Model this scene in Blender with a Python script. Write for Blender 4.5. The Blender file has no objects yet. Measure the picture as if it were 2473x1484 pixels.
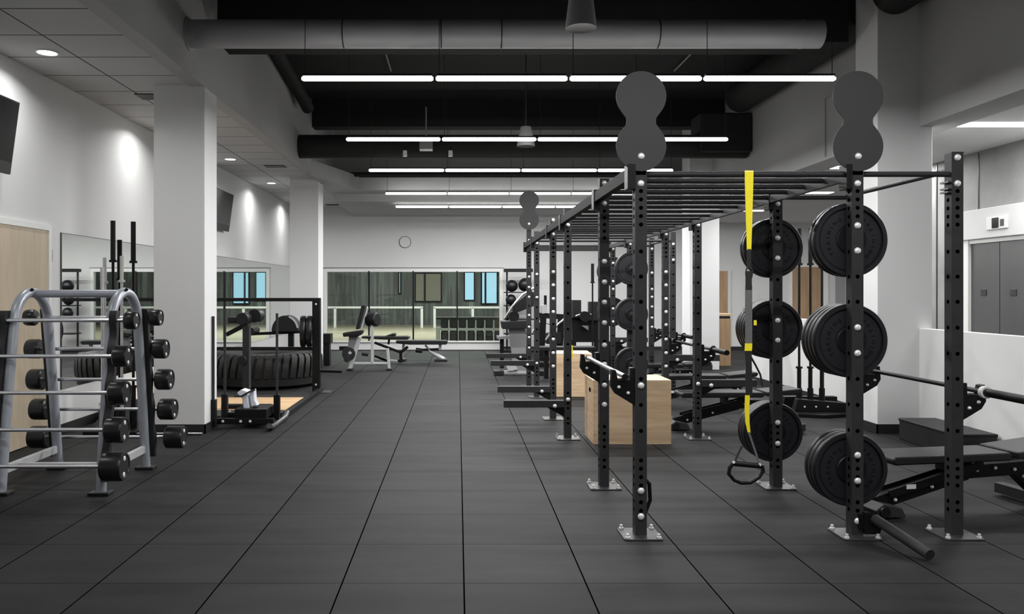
import bpy, math, random
from mathutils import Vector, Matrix
random.seed(7)
PI = math.pi
sc = bpy.context.scene
COL = sc.collection
F, HC, VX, VY = 1900.0, 1.46, 1106.0, 705.0        # focal length in pixels, eye height, vanishing point

def P(px, py, Y):
    """world point seen at a photograph pixel, at depth Y"""
    return Vector(((px - VX) * Y / F, Y, HC - (py - VY) * Y / F))

# ------------------------------------------------------------------ materials
def mat(name, col, rough=0.5, metal=0.0, var=0.0, scale=6.0, bump=0.0, bscale=60.0, emit=0.0, spec=0.5, stretch=None, coat=0.0):
    m = bpy.data.materials.new(name); m.use_nodes = True
    nt = m.node_tree; b = nt.nodes['Principled BSDF']
    b.inputs['Base Color'].default_value = (*col, 1)
    b.inputs['Roughness'].default_value = rough
    b.inputs['Metallic'].default_value = metal
    b.inputs['Specular IOR Level'].default_value = spec
    b.inputs['Coat Weight'].default_value = coat
    if emit:
        b.inputs['Emission Color'].default_value = (*col, 1)
        b.inputs['Emission Strength'].default_value = emit
    tc = nt.nodes.new('ShaderNodeTexCoord')
    mp = nt.nodes.new('ShaderNodeMapping'); nt.links.new(tc.outputs['Object'], mp.inputs[0])
    if stretch: mp.inputs['Scale'].default_value = stretch
    if var:
        n = nt.nodes.new('ShaderNodeTexNoise'); n.inputs['Scale'].default_value = scale; n.inputs['Detail'].default_value = 4
        nt.links.new(mp.outputs[0], n.inputs['Vector'])
        r = nt.nodes.new('ShaderNodeValToRGB')
        r.color_ramp.elements[0].position = 0.3; r.color_ramp.elements[1].position = 0.7
        r.color_ramp.elements[0].color = (*[c * (1 - var) for c in col], 1)
        r.color_ramp.elements[1].color = (*[min(1, c * (1 + var)) for c in col], 1)
        nt.links.new(n.outputs['Fac'], r.inputs[0]); nt.links.new(r.outputs[0], b.inputs['Base Color'])
    if bump:
        n2 = nt.nodes.new('ShaderNodeTexNoise'); n2.inputs['Scale'].default_value = bscale
        nt.links.new(mp.outputs[0], n2.inputs['Vector'])
        bp = nt.nodes.new('ShaderNodeBump'); bp.inputs['Strength'].default_value = bump; bp.inputs['Distance'].default_value = 0.004
        nt.links.new(n2.outputs['Fac'], bp.inputs['Height']); nt.links.new(bp.outputs[0], b.inputs['Normal'])
    return m

M = dict(
    wall=mat('painted_wall', (0.66, 0.66, 0.655), 0.75, var=0.02, scale=1.5, bump=0.08, bscale=120),
    wall_grey=mat('grey_bulkhead_paint', (0.44, 0.44, 0.44), 0.8, var=0.03, scale=1.5),
    column=mat('white_column_paint', (0.70, 0.70, 0.70), 0.7, var=0.015, scale=1.0, bump=0.05, bscale=120),
    beam=mat('grey_soffit_paint', (0.30, 0.30, 0.30), 0.8, var=0.03, scale=1.0),
    white=mat('white_trim_paint', (0.78, 0.78, 0.76), 0.5, var=0.01),
    blackceil=mat('black_ceiling_paint', (0.010, 0.010, 0.010), 0.9, var=0.25, scale=1.0),
    duct_dark=mat('black_duct_paint', (0.010, 0.010, 0.010), 0.75, var=0.2, scale=2.0),
    duct=mat('grey_duct_metal', (0.50, 0.50, 0.515), 0.55, 0.2, var=0.08, scale=3.0, stretch=(0.3, 3, 3)),
    base=mat('black_rubber_base', (0.012, 0.012, 0.012), 0.5, var=0.1),
    steel=mat('black_powder_coat', (0.032, 0.032, 0.034), 0.5, 0.0, spec=0.2, var=0.08, scale=20, bump=0.05, bscale=300),
    steel_dk=mat('dark_powder_coat', (0.0065, 0.0065, 0.007), 0.42, 0.0, spec=0.22, var=0.1, scale=20),
    rail=mat('matt_black_rail', (0.010, 0.010, 0.0105), 0.65, spec=0.12, var=0.1, scale=20),
    target=mat('grey_target_coat', (0.022, 0.022, 0.0225), 0.6, 0.0, var=0.04, scale=5),
    chrome=mat('bright_bolt_zinc', (0.88, 0.88, 0.88), 0.28, 0.35, var=0.03, scale=30),
    zinc=mat('brushed_base_steel', (0.085, 0.085, 0.087), 0.35, 0.6, var=0.2, scale=14),
    bar=mat('polished_bar_steel', (0.72, 0.72, 0.74), 0.25, 0.9, var=0.06, scale=40, stretch=(1, 1, 1)),
    silver=mat('silver_grey_frame_paint', (0.36, 0.38, 0.42), 0.35, 0.25, var=0.03, scale=10),
    lightsilver=mat('pale_silver_frame_paint', (0.50, 0.50, 0.51), 0.4, 0.2, var=0.03, scale=10),
    rubber=mat('black_plate_rubber', (0.008, 0.008, 0.010), 0.36, 0.0, spec=0.35, var=0.15, scale=12, bump=0.06, bscale=160),
    rubber_face=mat('charcoal_plate_face', (0.0145, 0.0145, 0.018), 0.5, 0.0, spec=0.3, var=0.12, scale=12, bump=0.06, bscale=160),
    head=mat('urethane_head_black', (0.010, 0.010, 0.010), 0.32, 0.0, var=0.1, scale=12),
    pad=mat('black_vinyl_pad', (0.012, 0.012, 0.013), 0.42, 0.0, spec=0.3, var=0.15, scale=10, bump=0.15, bscale=220),
    tyre=mat('tyre_rubber', (0.006, 0.0058, 0.0052), 0.6, 0.0, var=0.3, scale=9, bump=0.3, bscale=90),
    panel=mat('mid_grey_panel', (0.22, 0.22, 0.225), 0.5, 0.1, var=0.03),
    plastic=mat('black_plastic', (0.008, 0.008, 0.008), 0.45, var=0.1),
    screen=mat('tv_screen_black', (0.006, 0.006, 0.006), 0.12, var=0.05),
    yellow=mat('yellow_webbing', (0.95, 0.80, 0.02), 0.6, var=0.06, scale=80, bump=0.1, bscale=400),
    greyweb=mat('grey_webbing', (0.13, 0.13, 0.13), 0.65, var=0.1, scale=80, bump=0.1, bscale=400),
    blackweb=mat('black_webbing', (0.012, 0.012, 0.012), 0.65, var=0.1, scale=80),
    hole=mat('dark_hole', (0.001, 0.001, 0.001), 0.9, var=0.1, spec=0.0),
    steel_door=mat('brushed_elevator_steel', (0.13, 0.13, 0.13), 0.38, 0.55, var=0.08, scale=2.0, stretch=(1, 1, 0.4)),
    steel_btn=mat('dark_door_plate', (0.05, 0.05, 0.05), 0.4, 0.4, var=0.1),
    concrete=mat('polished_concrete', (0.27, 0.27, 0.265), 0.7, 0.0, var=0.22, scale=1.8, bump=0.1, bscale=20),
    towel=mat('white_towel_cloth', (0.65, 0.66, 0.72), 0.8, var=0.06, scale=30, bump=0.4, bscale=90),
    glowtube=mat('fluorescent_tube', (1.0, 1.0, 0.97), 0.4, emit=14.0, var=0.0),
    glowspot=mat('downlight_lens', (1.0, 0.99, 0.95), 0.4, emit=12.0),
    glowstrip=mat('recessed_strip_lens', (1.0, 1.0, 0.98), 0.4, emit=5.0),
    sky=mat('bright_sky_pane', (0.30, 0.52, 0.68), 0.4, emit=1.1, var=0.0),
    beige=mat('beige_blind', (0.26, 0.245, 0.20), 0.7, var=0.05),
    ledge=mat('pale_court_bench', (0.46, 0.47, 0.43), 0.6, var=0.05),
)

def mat_mirror():
    m = mat('silvered_mirror', (0.80, 0.82, 0.80), 0.015, 1.0, var=0.01, scale=1)
    return m
M['mirror'] = mat_mirror()

def mat_glass():
    m = bpy.data.materials.new('tinted_window_glass'); m.use_nodes = True
    nt = m.node_tree; nt.nodes.clear()
    o = nt.nodes.new('ShaderNodeOutputMaterial'); t = nt.nodes.new('ShaderNodeBsdfTransparent'); g = nt.nodes.new('ShaderNodeBsdfGlossy')
    mx = nt.nodes.new('ShaderNodeMixShader'); fr = nt.nodes.new('ShaderNodeFresnel')
    t.inputs[0].default_value = (0.86, 0.90, 0.87, 1); g.inputs['Roughness'].default_value = 0.02
    fr.inputs[0].default_value = 1.5
    nt.links.new(fr.outputs[0], mx.inputs[0]); nt.links.new(t.outputs[0], mx.inputs[1]); nt.links.new(g.outputs[0], mx.inputs[2])
    nt.links.new(mx.outputs[0], o.inputs[0])
    return m
M['glass'] = mat_glass()

def mat_floor():
    m = bpy.data.materials.new('black_rubber_floor_tiles'); m.use_nodes = True
    nt = m.node_tree; b = nt.nodes['Principled BSDF']; N = nt.nodes.new; L = nt.links.new
    tc = N('ShaderNodeTexCoord'); sx = N('ShaderNodeSeparateXYZ'); L(tc.outputs['Object'], sx.inputs[0])
    def math_(op, a, bb=None, v=None):
        n = N('ShaderNodeMath'); n.operation = op
        if isinstance(a, (int, float)): n.inputs[0].default_value = a
        else: L(a, n.inputs[0])
        if bb is not None:
            if isinstance(bb, (int, float)): n.inputs[1].default_value = bb
            else: L(bb, n.inputs[1])
        return n.outputs[0]
    def cell(c, off):
        return math_('DIVIDE', math_('SUBTRACT', c, off), 0.61)
    u, v = cell(sx.outputs[0], 0.03), cell(sx.outputs[1], 3.935)
    def edge(c, w):
        f = math_('FRACT', c); d = math_('MINIMUM', f, math_('SUBTRACT', 1.0, f))
        return math_('LESS_THAN', d, w)
    eu, ev = edge(u, 0.0062), edge(v, 0.0058)
    e = math_('MAXIMUM', eu, math_('MULTIPLY', ev, 0.7))
    cb = N('ShaderNodeCombineXYZ'); L(math_('FLOOR', u), cb.inputs[0]); L(math_('FLOOR', v), cb.inputs[1])
    wn = N('ShaderNodeTexWhiteNoise'); wn.noise_dimensions = '2D'; L(cb.outputs[0], wn.inputs['Vector'])
    n1 = N('ShaderNodeTexNoise'); n1.inputs['Scale'].default_value = 2.2; n1.inputs['Detail'].default_value = 5; mp1 = N('ShaderNodeMapping'); mp1.inputs['Scale'].default_value = (0.6, 2.4, 1); L(tc.outputs['Object'], mp1.inputs[0]); L(mp1.outputs[0], n1.inputs['Vector'])
    n2 = N('ShaderNodeTexNoise'); n2.inputs['Scale'].default_value = 90; n2.inputs['Detail'].default_value = 3; L(tc.outputs['Object'], n2.inputs['Vector'])
    k = math_('ADD', math_('MULTIPLY', wn.outputs['Value'], 0.30), math_('MULTIPLY', n1.outputs['Fac'], 1.1))
    k = math_('ADD', k, math_('MULTIPLY', n2.outputs['Fac'], 0.25))
    r = N('ShaderNodeValToRGB'); L(math_('DIVIDE', k, 1.65), r.inputs[0])
    r.color_ramp.elements[0].position = 0.33; r.color_ramp.elements[0].color = (0.0035, 0.0035, 0.0036, 1)
    r.color_ramp.elements[1].position = 0.70; r.color_ramp.elements[1].color = (0.017, 0.017, 0.0173, 1)
    mx = N('ShaderNodeMixRGB'); L(e, mx.inputs[0]); L(r.outputs[0], mx.inputs[1]); mx.inputs[2].default_value = (0.0012, 0.0012, 0.0012, 1)
    L(mx.outputs[0], b.inputs['Base Color'])
    b.inputs['Roughness'].default_value = 0.68; L(math_('MULTIPLY', math_('SUBTRACT', 1.0, e), 0.24), b.inputs['Specular IOR Level'])
    bp = N('ShaderNodeBump'); bp.inputs['Strength'].default_value = 0.35; bp.inputs['Distance'].default_value = 0.004
    L(math_('SUBTRACT', math_('MULTIPLY', n2.outputs['Fac'], 0.4), e), bp.inputs['Height']); L(bp.outputs[0], b.inputs['Normal'])
    return m
M['floor'] = mat_floor()

def mat_ceiltile():
    m = bpy.data.materials.new('suspended_ceiling_tiles'); m.use_nodes = True
    nt = m.node_tree; b = nt.nodes['Principled BSDF']; N = nt.nodes.new; L = nt.links.new
    tc = N('ShaderNodeTexCoord'); sx = N('ShaderNodeSeparateXYZ'); L(tc.outputs['Object'], sx.inputs[0])
    def mm(op, a, c):
        n = N('ShaderNodeMath'); n.operation = op
        for i, q in enumerate((a, c)):
            if isinstance(q, (int, float)): n.inputs[i].default_value = q
            else: L(q, n.inputs[i])
        return n.outputs[0]
    def edge(c, off, sp, w):
        f = mm('FRACT', mm('DIVIDE', mm('SUBTRACT', c, off), sp), 0); d = mm('MINIMUM', f, mm('SUBTRACT', 1.0, f))
        return mm('LESS_THAN', d, w / sp)
    e = mm('MAXIMUM', edge(sx.outputs[0], -3.44, 0.686, 0.0075), edge(sx.outputs[1], 7.12, 0.61, 0.0085))
    mx = N('ShaderNodeMixRGB'); L(e, mx.inputs[0]); mx.inputs[1].default_value = (0.54, 0.54, 0.54, 1); mx.inputs[2].default_value = (0.05, 0.05, 0.05, 1)
    L(mx.outputs[0], b.inputs['Base Color']); b.inputs['Roughness'].default_value = 0.9
    return m
M['ceiltile'] = mat_ceiltile()

def mat_wood(name, c0, c1, scale=(1.2, 1.2, 14), rough=0.5):
    m = bpy.data.materials.new(name); m.use_nodes = True
    nt = m.node_tree; b = nt.nodes['Principled BSDF']; N = nt.nodes.new; L = nt.links.new
    tc = N('ShaderNodeTexCoord'); mp = N('ShaderNodeMapping'); mp.inputs['Scale'].default_value = scale; L(tc.outputs['Object'], mp.inputs[0])
    n = N('ShaderNodeTexNoise'); n.inputs['Scale'].default_value = 2.0; n.inputs['Detail'].default_value = 8; n.inputs['Distortion'].default_value = 0.6
    L(mp.outputs[0], n.inputs['Vector']); r = N('ShaderNodeValToRGB'); L(n.outputs['Fac'], r.inputs[0])
    r.color_ramp.elements[0].position = 0.3; r.color_ramp.elements[0].color = (*c0, 1)
    r.color_ramp.elements[1].position = 0.62; r.color_ramp.elements[1].color = (*c1, 1)
    L(r.outputs[0], b.inputs['Base Color']); b.inputs['Roughness'].default_value = rough
    return m
M['ply'] = mat_wood('birch_plywood', (0.60, 0.405, 0.245), (0.76, 0.56, 0.36))
M['doorwood'] = mat_wood('maple_door_veneer', (0.47, 0.38, 0.27), (0.56, 0.46, 0.34), (6, 6, 0.7))
M['doorwood2'] = mat_wood('oak_door_veneer', (0.34, 0.22, 0.12), (0.44, 0.29, 0.17), (6, 6, 0.7))
M['court'] = mat_wood('court_floor_boards', (0.30, 0.26, 0.19), (0.48, 0.43, 0.32), (0.5, 3, 1), 0.4)
M['platform'] = mat_wood('lifting_platform_boards', (0.55, 0.34, 0.17), (0.72, 0.49, 0.28), (1, 5, 1), 0.45)

def mat_courtwall():
    m = bpy.data.materials.new('court_back_wall_panels'); m.use_nodes = True
    nt = m.node_tree; b = nt.nodes['Principled BSDF']; N = nt.nodes.new; L = nt.links.new
    tc = N('ShaderNodeTexCoord'); mp = N('ShaderNodeMapping'); mp.inputs['Scale'].default_value = (1.1, 1, 0.05); L(tc.outputs['Object'], mp.inputs[0])
    n = N('ShaderNodeTexNoise'); n.inputs['Scale'].default_value = 2.2; n.inputs['Detail'].default_value = 3; L(mp.outputs[0], n.inputs['Vector'])
    r = N('ShaderNodeValToRGB'); L(n.outputs['Fac'], r.inputs[0]); r.color_ramp.interpolation = 'CONSTANT'
    cs = [(0.0, (0.085, 0.105, 0.10)), (0.40, (0.12, 0.14, 0.13)), (0.47, (0.10, 0.10, 0.10)), (0.54, (0.15, 0.175, 0.165)), (0.60, (0.11, 0.12, 0.12)), (0.66, (0.24, 0.28, 0.28))]
    r.color_ramp.elements[0].color = (*cs[0][1], 1); r.color_ramp.elements[1].position = cs[1][0]; r.color_ramp.elements[1].color = (*cs[1][1], 1)
    for p, c in cs[2:]:
        e = r.color_ramp.elements.new(p); e.color = (*c, 1)
    L(r.outputs[0], b.inputs['Base Color']); b.inputs['Roughness'].default_value = 0.6
    return m
M['courtwall'] = mat_courtwall()

# ------------------------------------------------------------------ mesh builder
class B:
    def __init__(s, origin=(0, 0, 0)):
        s.v, s.f, s.mi, s.o, s.m = [], [], [], Vector(origin), 0
    def face(s, vs, fs):
        k = len(s.v); s.v += [Vector(x) for x in vs]
        for f in fs: s.f.append([k + i for i in f]); s.mi.append(s.m)
        return s
    def box(s, x0, x1, y0, y1, z0, z1):
        vs = [(x, y, z) for x in (x0, x1) for y in (y0, y1) for z in (z0, z1)]
        return s.face(vs, [(0, 1, 3, 2), (4, 6, 7, 5), (0, 4, 5, 1), (2, 3, 7, 6), (0, 2, 6, 4), (1, 5, 7, 3)])
    def beam(s, p0, p1, w, h, up=(0, 0, 1)):
        p0, p1 = Vector(p0), Vector(p1); d = (p1 - p0).normalized(); u = Vector(up)
        if abs(d.dot(u)) > 0.98: u = Vector((0, 1, 0))
        r = d.cross(u).normalized(); u = r.cross(d).normalized()
        vs = [p + r * a * w / 2 + u * b * h / 2 for p in (p0, p1) for a in (-1, 1) for b in (-1, 1)]
        return s.face(vs, [(0, 1, 3, 2), (4, 6, 7, 5), (0, 4, 5, 1), (2, 3, 7, 6), (0, 2, 6, 4), (1, 5, 7, 3)])
    def cyl(s, p0, p1, r0, r1=None, seg=16):
        r1 = r0 if r1 is None else r1
        p0, p1 = Vector(p0), Vector(p1); d = (p1 - p0).normalized()
        u = d.orthogonal().normalized(); w = d.cross(u)
        vs = [p + (u * math.cos(2 * PI * i / seg) + w * math.sin(2 * PI * i / seg)) * r for p, r in ((p0, r0), (p1, r1)) for i in range(seg)]
        fs = [(i, (i + 1) % seg, seg + (i + 1) % seg, seg + i) for i in range(seg)] + [tuple(range(seg))[::-1], tuple(range(seg, 2 * seg))]
        return s.face(vs, fs)
    def tube(s, pts, r, seg=10, closed=False, rx=None):
        pts = [Vector(p) for p in pts]; n = len(pts); vs = []
        u = None
        for i, p in enumerate(pts):
            a = pts[(i - 1) % n] if (i or closed) else p
            b = pts[(i + 1) % n] if (i < n - 1 or closed) else p
            d = (b - a).normalized()
            if u is None: u = d.orthogonal().normalized() if rx is None else Vector(rx)
            u = (u - d * u.dot(d)).normalized(); w = d.cross(u)
            rr = r[i] if isinstance(r, (list, tuple)) else r
            vs += [p + (u * math.cos(2 * PI * k / seg) + w * math.sin(2 * PI * k / seg)) * rr for k in range(seg)]
        fs = [(i * seg + k, i * seg + (k + 1) % seg, ((i + 1) % n) * seg + (k + 1) % seg, ((i + 1) % n) * seg + k) for i in range(n if closed else n - 1) for k in range(seg)]
        if not closed: fs += [tuple(range(seg))[::-1], tuple(range((n - 1) * seg, n * seg))]
        return s.face(vs, fs)
    def lathe(s, prof, c, axis, seg=48):
        c, d = Vector(c), Vector(axis).normalized(); u = d.orthogonal().normalized(); w = d.cross(u); vs = []
        for r, z in prof:
            vs += [c + d * z + (u * math.cos(2 * PI * k / seg) + w * math.sin(2 * PI * k / seg)) * r for k in range(seg)]
        n = len(prof)
        return s.face(vs, [(i * seg + k, i * seg + (k + 1) % seg, (i + 1) * seg + (k + 1) % seg, (i + 1) * seg + k) for i in range(n - 1) for k in range(seg)])
    def prism(s, poly, plane, a0, a1):
        def mk(u, v, a): return {'xz': (u, a, v), 'yz': (a, u, v), 'xy': (u, v, a)}[plane]
        n = len(poly); vs = [mk(u, v, a0) for u, v in poly] + [mk(u, v, a1) for u, v in poly]
        return s.face(vs, [tuple(range(n))[::-1], tuple(range(n, 2 * n))] + [(i, (i + 1) % n, n + (i + 1) % n, n + i) for i in range(n)])
    def strap(s, pts, w, t, side=(1, 0, 0)):
        """flat band along pts, width along side"""
        pts = [Vector(p) for p in pts]; sd = Vector(side); n = len(pts); vs = []
        for i, p in enumerate(pts):
            d = (pts[min(i + 1, n - 1)] - pts[max(i - 1, 0)]).normalized(); nr = d.cross(sd).normalized()
            ww = w[i] if isinstance(w, (list, tuple)) else w
            for a, b in ((-1, -1), (1, -1), (1, 1), (-1, 1)): vs.append(p + sd * a * ww / 2 + nr * b * t / 2)
        fs = [(i * 4 + k, i * 4 + (k + 1) % 4, i * 4 + 4 + (k + 1) % 4, i * 4 + 4 + k) for i in range(n - 1) for k in range(4)] + [(3, 2, 1, 0), tuple(range(4 * n - 4, 4 * n))]
        return s.face(vs, fs)
    def build(s, name, m, parent=None, bevel=0.0, rz=0.0, seg=2):
        me = bpy.data.meshes.new(name)
        me.from_pydata([tuple(v - s.o) for v in s.v], [], s.f)
        ms = m if isinstance(m, (list, tuple)) else [m]
        for x in ms: me.materials.append(M[x] if isinstance(x, str) else x)
        for p, i in zip(me.polygons, s.mi): p.material_index = i; p.use_smooth = True
        import bmesh
        bm = bmesh.new(); bm.from_mesh(me); bmesh.ops.recalc_face_normals(bm, faces=bm.faces); bm.to_mesh(me); bm.free()
        me.set_sharp_from_angle(angle=math.radians(38)); me.update()
        o = bpy.data.objects.new(name, me); COL.objects.link(o)
        if parent is not None: o.parent = parent
        else: o.location = s.o
        if bevel:
            md = o.modifiers.new('edge', 'BEVEL'); md.width = bevel; md.segments = seg; md.limit_method = 'ANGLE'; md.angle_limit = math.radians(40)
            md.harden_normals = True
        return o

def tag(o, label=None, cat=None, group=None, kind=None):
    if label: o['label'] = label
    if cat: o['category'] = cat
    if group: o['group'] = group
    if kind: o['kind'] = kind
    return o
def thing(name, label, cat, loc=(0, 0, 0), rz=0, group=None):
    o = bpy.data.objects.new(name, None); COL.objects.link(o); o.location = loc; o.rotation_euler = (0, 0, rz); o.empty_display_size = 0.1
    return tag(o, label, cat, group)
def struct(b, name, m, parent=None, bevel=0):
    o = b.build(name, m, parent, bevel)
    if parent is None: o['kind'] = 'structure'
    return o
def copy_tree(o, parent=None):
    c = o.copy(); COL.objects.link(c); c.parent = parent
    for ch in list(o.children): copy_tree(ch, c)
    return c

# ------------------------------------------------------------------ room shell
YF, XL = 19.8, -4.07
struct(B().box(XL, 10.3, -4, YF, -0.1, 0), 'floor', 'floor')
struct(B().box(XL - .1, XL, -4, YF, -0.1, 3.7), 'wall_left', 'wall')
WX0, WX1, WZ0, WZ1 = -3.38, 1.125, 0.19, 2.05
struct(B().box(XL - .1, 10.3, YF, YF + .15, WZ1, 4.0).box(XL - .1, WX0, YF, YF + .15, -.1, WZ1).box(WX1, 10.3, YF, YF + .15, -.1, WZ1).box(WX0, WX1, YF, YF + .15, -.1, WZ0), 'wall_far', 'wall')
struct(B().box(XL - .1, 10.3, -4.1, -4, -.1, 5), 'wall_front', 'wall_grey')
struct(B().box(XL, -2.756, -4, YF, 3.585, 3.65), 'ceiling_left', 'ceiltile')
struct(B().box(-2.756, -2.60, -4, YF, 3.57, 4.95), 'wall_bulkhead_left', 'wall_grey')
struct(B().box(-2.6, 4.75, -4, 16.6, 4.87, 4.95), 'ceiling_high', 'blackceil')
struct(B().box(-2.6, 4.75, 16.6, YF, 3.36, 4.95), 'ceiling_far', 'wall_grey')
struct(B().box(4.75, 5.15, -4, YF, 3.165, 4.95), 'wall_bulkhead_right', 'wall_grey')
struct(B().box(5.15, 10.3, -4, YF, 3.185, 3.3), 'ceiling_right', 'wall')
struct(B().box(6.4, 6.5, -4, 11.5, -.1, 3.3), 'wall_right', 'concrete')
struct(B().box(6.4, 10.3, 11.4, 11.5, -.1, 3.3), 'wall_right_return', 'wall')
struct(B().box(10.3, 10.4, 11.4, YF, -.1, 3.3), 'wall_far_right', 'wall')
struct(B().box(4.75, 4.87, -4, 8.1, 0, 1.08), 'wall_low_right', 'wall')
struct(B().box(4.75, 4.87, 8.55, 13.0, 0, 1.08), 'wall_low_far_right', 'wall')
# joints in the concrete
struct(B().box(6.392, 6.4, 9.66, 9.675, 2.47, 3.165).box(6.392, 6.4, 10.5, 10.52, .1, 3.165), 'trim_1', 'steel_btn')
# columns
def column(n, x0, x1, y0, y1, z1):
    struct(B().box(x0, x1, y0, y1, 0, z1), n, 'column', bevel=0.006)
column('wall_column_left_near', -3.13, -2.605, 8.09, 8.5, 3.60)
column('wall_column_left_far', -3.14, -2.605, 14.68, 15.2, 3.60)
column('wall_column_right_near', 4.32, 4.885, 8.1, 8.55, 4.87)
column('wall_column_right_far', 4.33, 4.885, 14.7, 15.2, 4.9)
k = 0
def skirt(name, *boxes):
    b = B()
    for q in boxes: b.box(*q)
    struct(b, name, 'base')
skirt('baseboard_left', (XL, XL + .012, 7.80, YF, 0, .1), (XL, XL + .012, -4, 6.75, 0, .1))
skirt('baseboard_column_left_near', (-3.142, -2.593, 8.078, 8.09, 0, .095), (-2.605, -2.593, 8.078, 8.51, 0, .095), (-3.142, -3.13, 8.078, 8.51, 0, .095))
skirt('baseboard_column_left_far', (-3.152, -2.593, 14.668, 14.68, 0, .1), (-2.605, -2.593, 14.668, 15.21, 0, .1))
skirt('baseboard_column_right_near', (4.308, 4.75, 8.088, 8.1, 0, .095), (4.308, 4.32, 8.088, 8.56, 0, .095))
skirt('baseboard_column_right_far', (4.318, 4.75, 14.688, 14.7, 0, .1), (4.318, 4.33, 14.688, 15.2, 0, .1))
skirt('baseboard_right', (4.738, 4.75, -4, 8.088, 0, .1), (4.738, 4.75, 8.56, 13.0, 0, .1))
skirt('baseboard_far', (XL, WX0, YF - .012, YF, 0, .08), (WX1, 8.3, YF - .012, YF, 0, .08))

# soffit bands and services across the far end of the open ceiling
struct(B().box(-2.6, 4.75, 15.9, 16.6, 3.52, 3.77), 'trim_2', 'wall_grey')
struct(B().box(-2.6, 4.75, 16.56, 16.6, 3.36, 4.87), 'wall_soffit_far', 'wall_grey')
struct(B().prism([(-2.6, 13.9), (-2.0, 15.9), (-2.6, 15.9)], 'xy', 3.52, 3.80), 'trim_3', 'wall_grey')

# window to the court
w1 = struct(B((0, YF, 0)).box(WX0, WX1, YF - .02, YF + .10, WZ1 - .09, WZ1).box(WX0, WX0 + .085, YF - .02, YF + .1, WZ0 + .03, WZ1 - .09).box(WX1 - .08, WX1, YF - .02, YF + .1, WZ0 + .03, WZ1 - .09).box(WX0, WX1, YF - .05, YF + .1, WZ0, WZ0 + .03), 'window_1', 'white')
gl = B((0, YF, 0)).box(WX0 + .085, WX1 - .08, YF + .02, YF + .028, WZ0 + .03, WZ1 - .09).build('window_glass', 'glass', w1)
for x in (-2.24, -1.125, -.02):
    B((0, YF, 0)).box(x - .018, x + .018, YF - .03, YF + .05, WZ0 + .0, WZ1 - .07).build('mullion', 'steel_dk', w1)
struct(B().box(WX0 - .02, WX1 + .02, YF - .03, YF, WZ1, WZ1 + .014), 'trim_4', 'steel_btn')

# the court beyond the glass
struct(B().box(-14, 10, YF + .15, 34.5, -.1, 0.0), 'floor_court', 'court')
struct(B().box(-14, 10, 34.5, 34.6, -.1, 4.6), 'wall_court_back', 'courtwall')
struct(B().box(-14.1, -14, YF + .15, 34.6, -.1, 4.6), 'wall_court_left', 'courtwall')
struct(B().box(10, 10.1, YF + .15, 34.6, -.1, 4.6), 'wall_court_right', 'courtwall')
struct(B().box(-14, 10, YF + .15, 34.6, 4.5, 4.6), 'ceiling_court', 'wall_grey')
# court windows
def court_window(n, x0, x1, z0, z1, m, bars):
    f = struct(B((0, 34.4, 0)).box(x0, x1, 34.42, 34.5, z0, z1), n, 'steel_dk')
    B((0, 34.4, 0)).box(x0 + .06, x1 - .06, 34.40, 34.42, z0 + .06, z1 - .06).build('pane', m, f)
    for x in bars: B((0, 34.4, 0)).box(x - .04, x + .04, 34.37, 34.40, z0, z1).build('mullion', 'steel_dk', f)
court_window('window_2', -1.9, -.7, 1.0, 2.3, 'beige', (-1.45,))
court_window('window_3', .25, .75, 1.05, 2.35, 'sky', ())
court_window('window_4', 1.0, 1.75, .9, 2.35, 'sky', (1.2,))
court_window('window_5', -2.62, -2.48, 1.35, 2.35, 'sky', ())
court_window('window_6', 2.6, 5.0, .9, 2.9, 'sky', (3.4, 4.2))
for i, (xa, xb) in enumerate(((-13.0, -1.42), (-1.0, 9.0))):
    t = thing('court_railing', ['white handrail of the court beyond the window, long run before the gap', 'white handrail of the court beyond the window, standing behind the cubby bench'][i], 'railing', (xa, 32, 0))
    B((xa, 32, 0)).box(xa, xb, 31.97, 32.03, .78, .86).build('rail', 'white', t)
    for x in [xb - .05 if i == 0 else xa + .05] + [xa + 1.6 * q for q in range(1, 6)]:
        B((xa, 32, 0)).box(x - .05, x + .05, 31.97, 32.03, 0, .8).build('post', 'white', t)
t = thing('cubby_bench', 'pale two tier bench with black cubbies beyond the court window', 'bench', (.35, 21.6, 0))
b = B((.35, 21.6, 0))
b.box(-.60, 1.5, 21.4, 21.9, .40, .47).box(-.60, 1.5, 21.4, 21.9, 0, .06).box(-.6, -.5, 21.4, 21.9, .06, .40)
b.build('shelf', 'ledge', t)
for i in range(8):
    x = -.47 + i * .245
    B((.35, 21.6, 0)).box(x, x + .2, 21.42, 21.88, .07, .39).build('cubby', 'plastic', t, bevel=.04)
    B((.35, 21.6, 0)).box(x, x + .2, 21.5, 21.88, .48, .70).build('cubby', 'plastic', t, bevel=.02)
    B((.35, 21.6, 0)).box(x + .203, x + .242, 21.41, 21.46, .07, .68).build('divider', 'ledge', t)
B((.35, 21.6, 0)).box(-.6, 1.5, 21.5, 21.95, .70, .76).build('lid', 'plastic', t)

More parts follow.
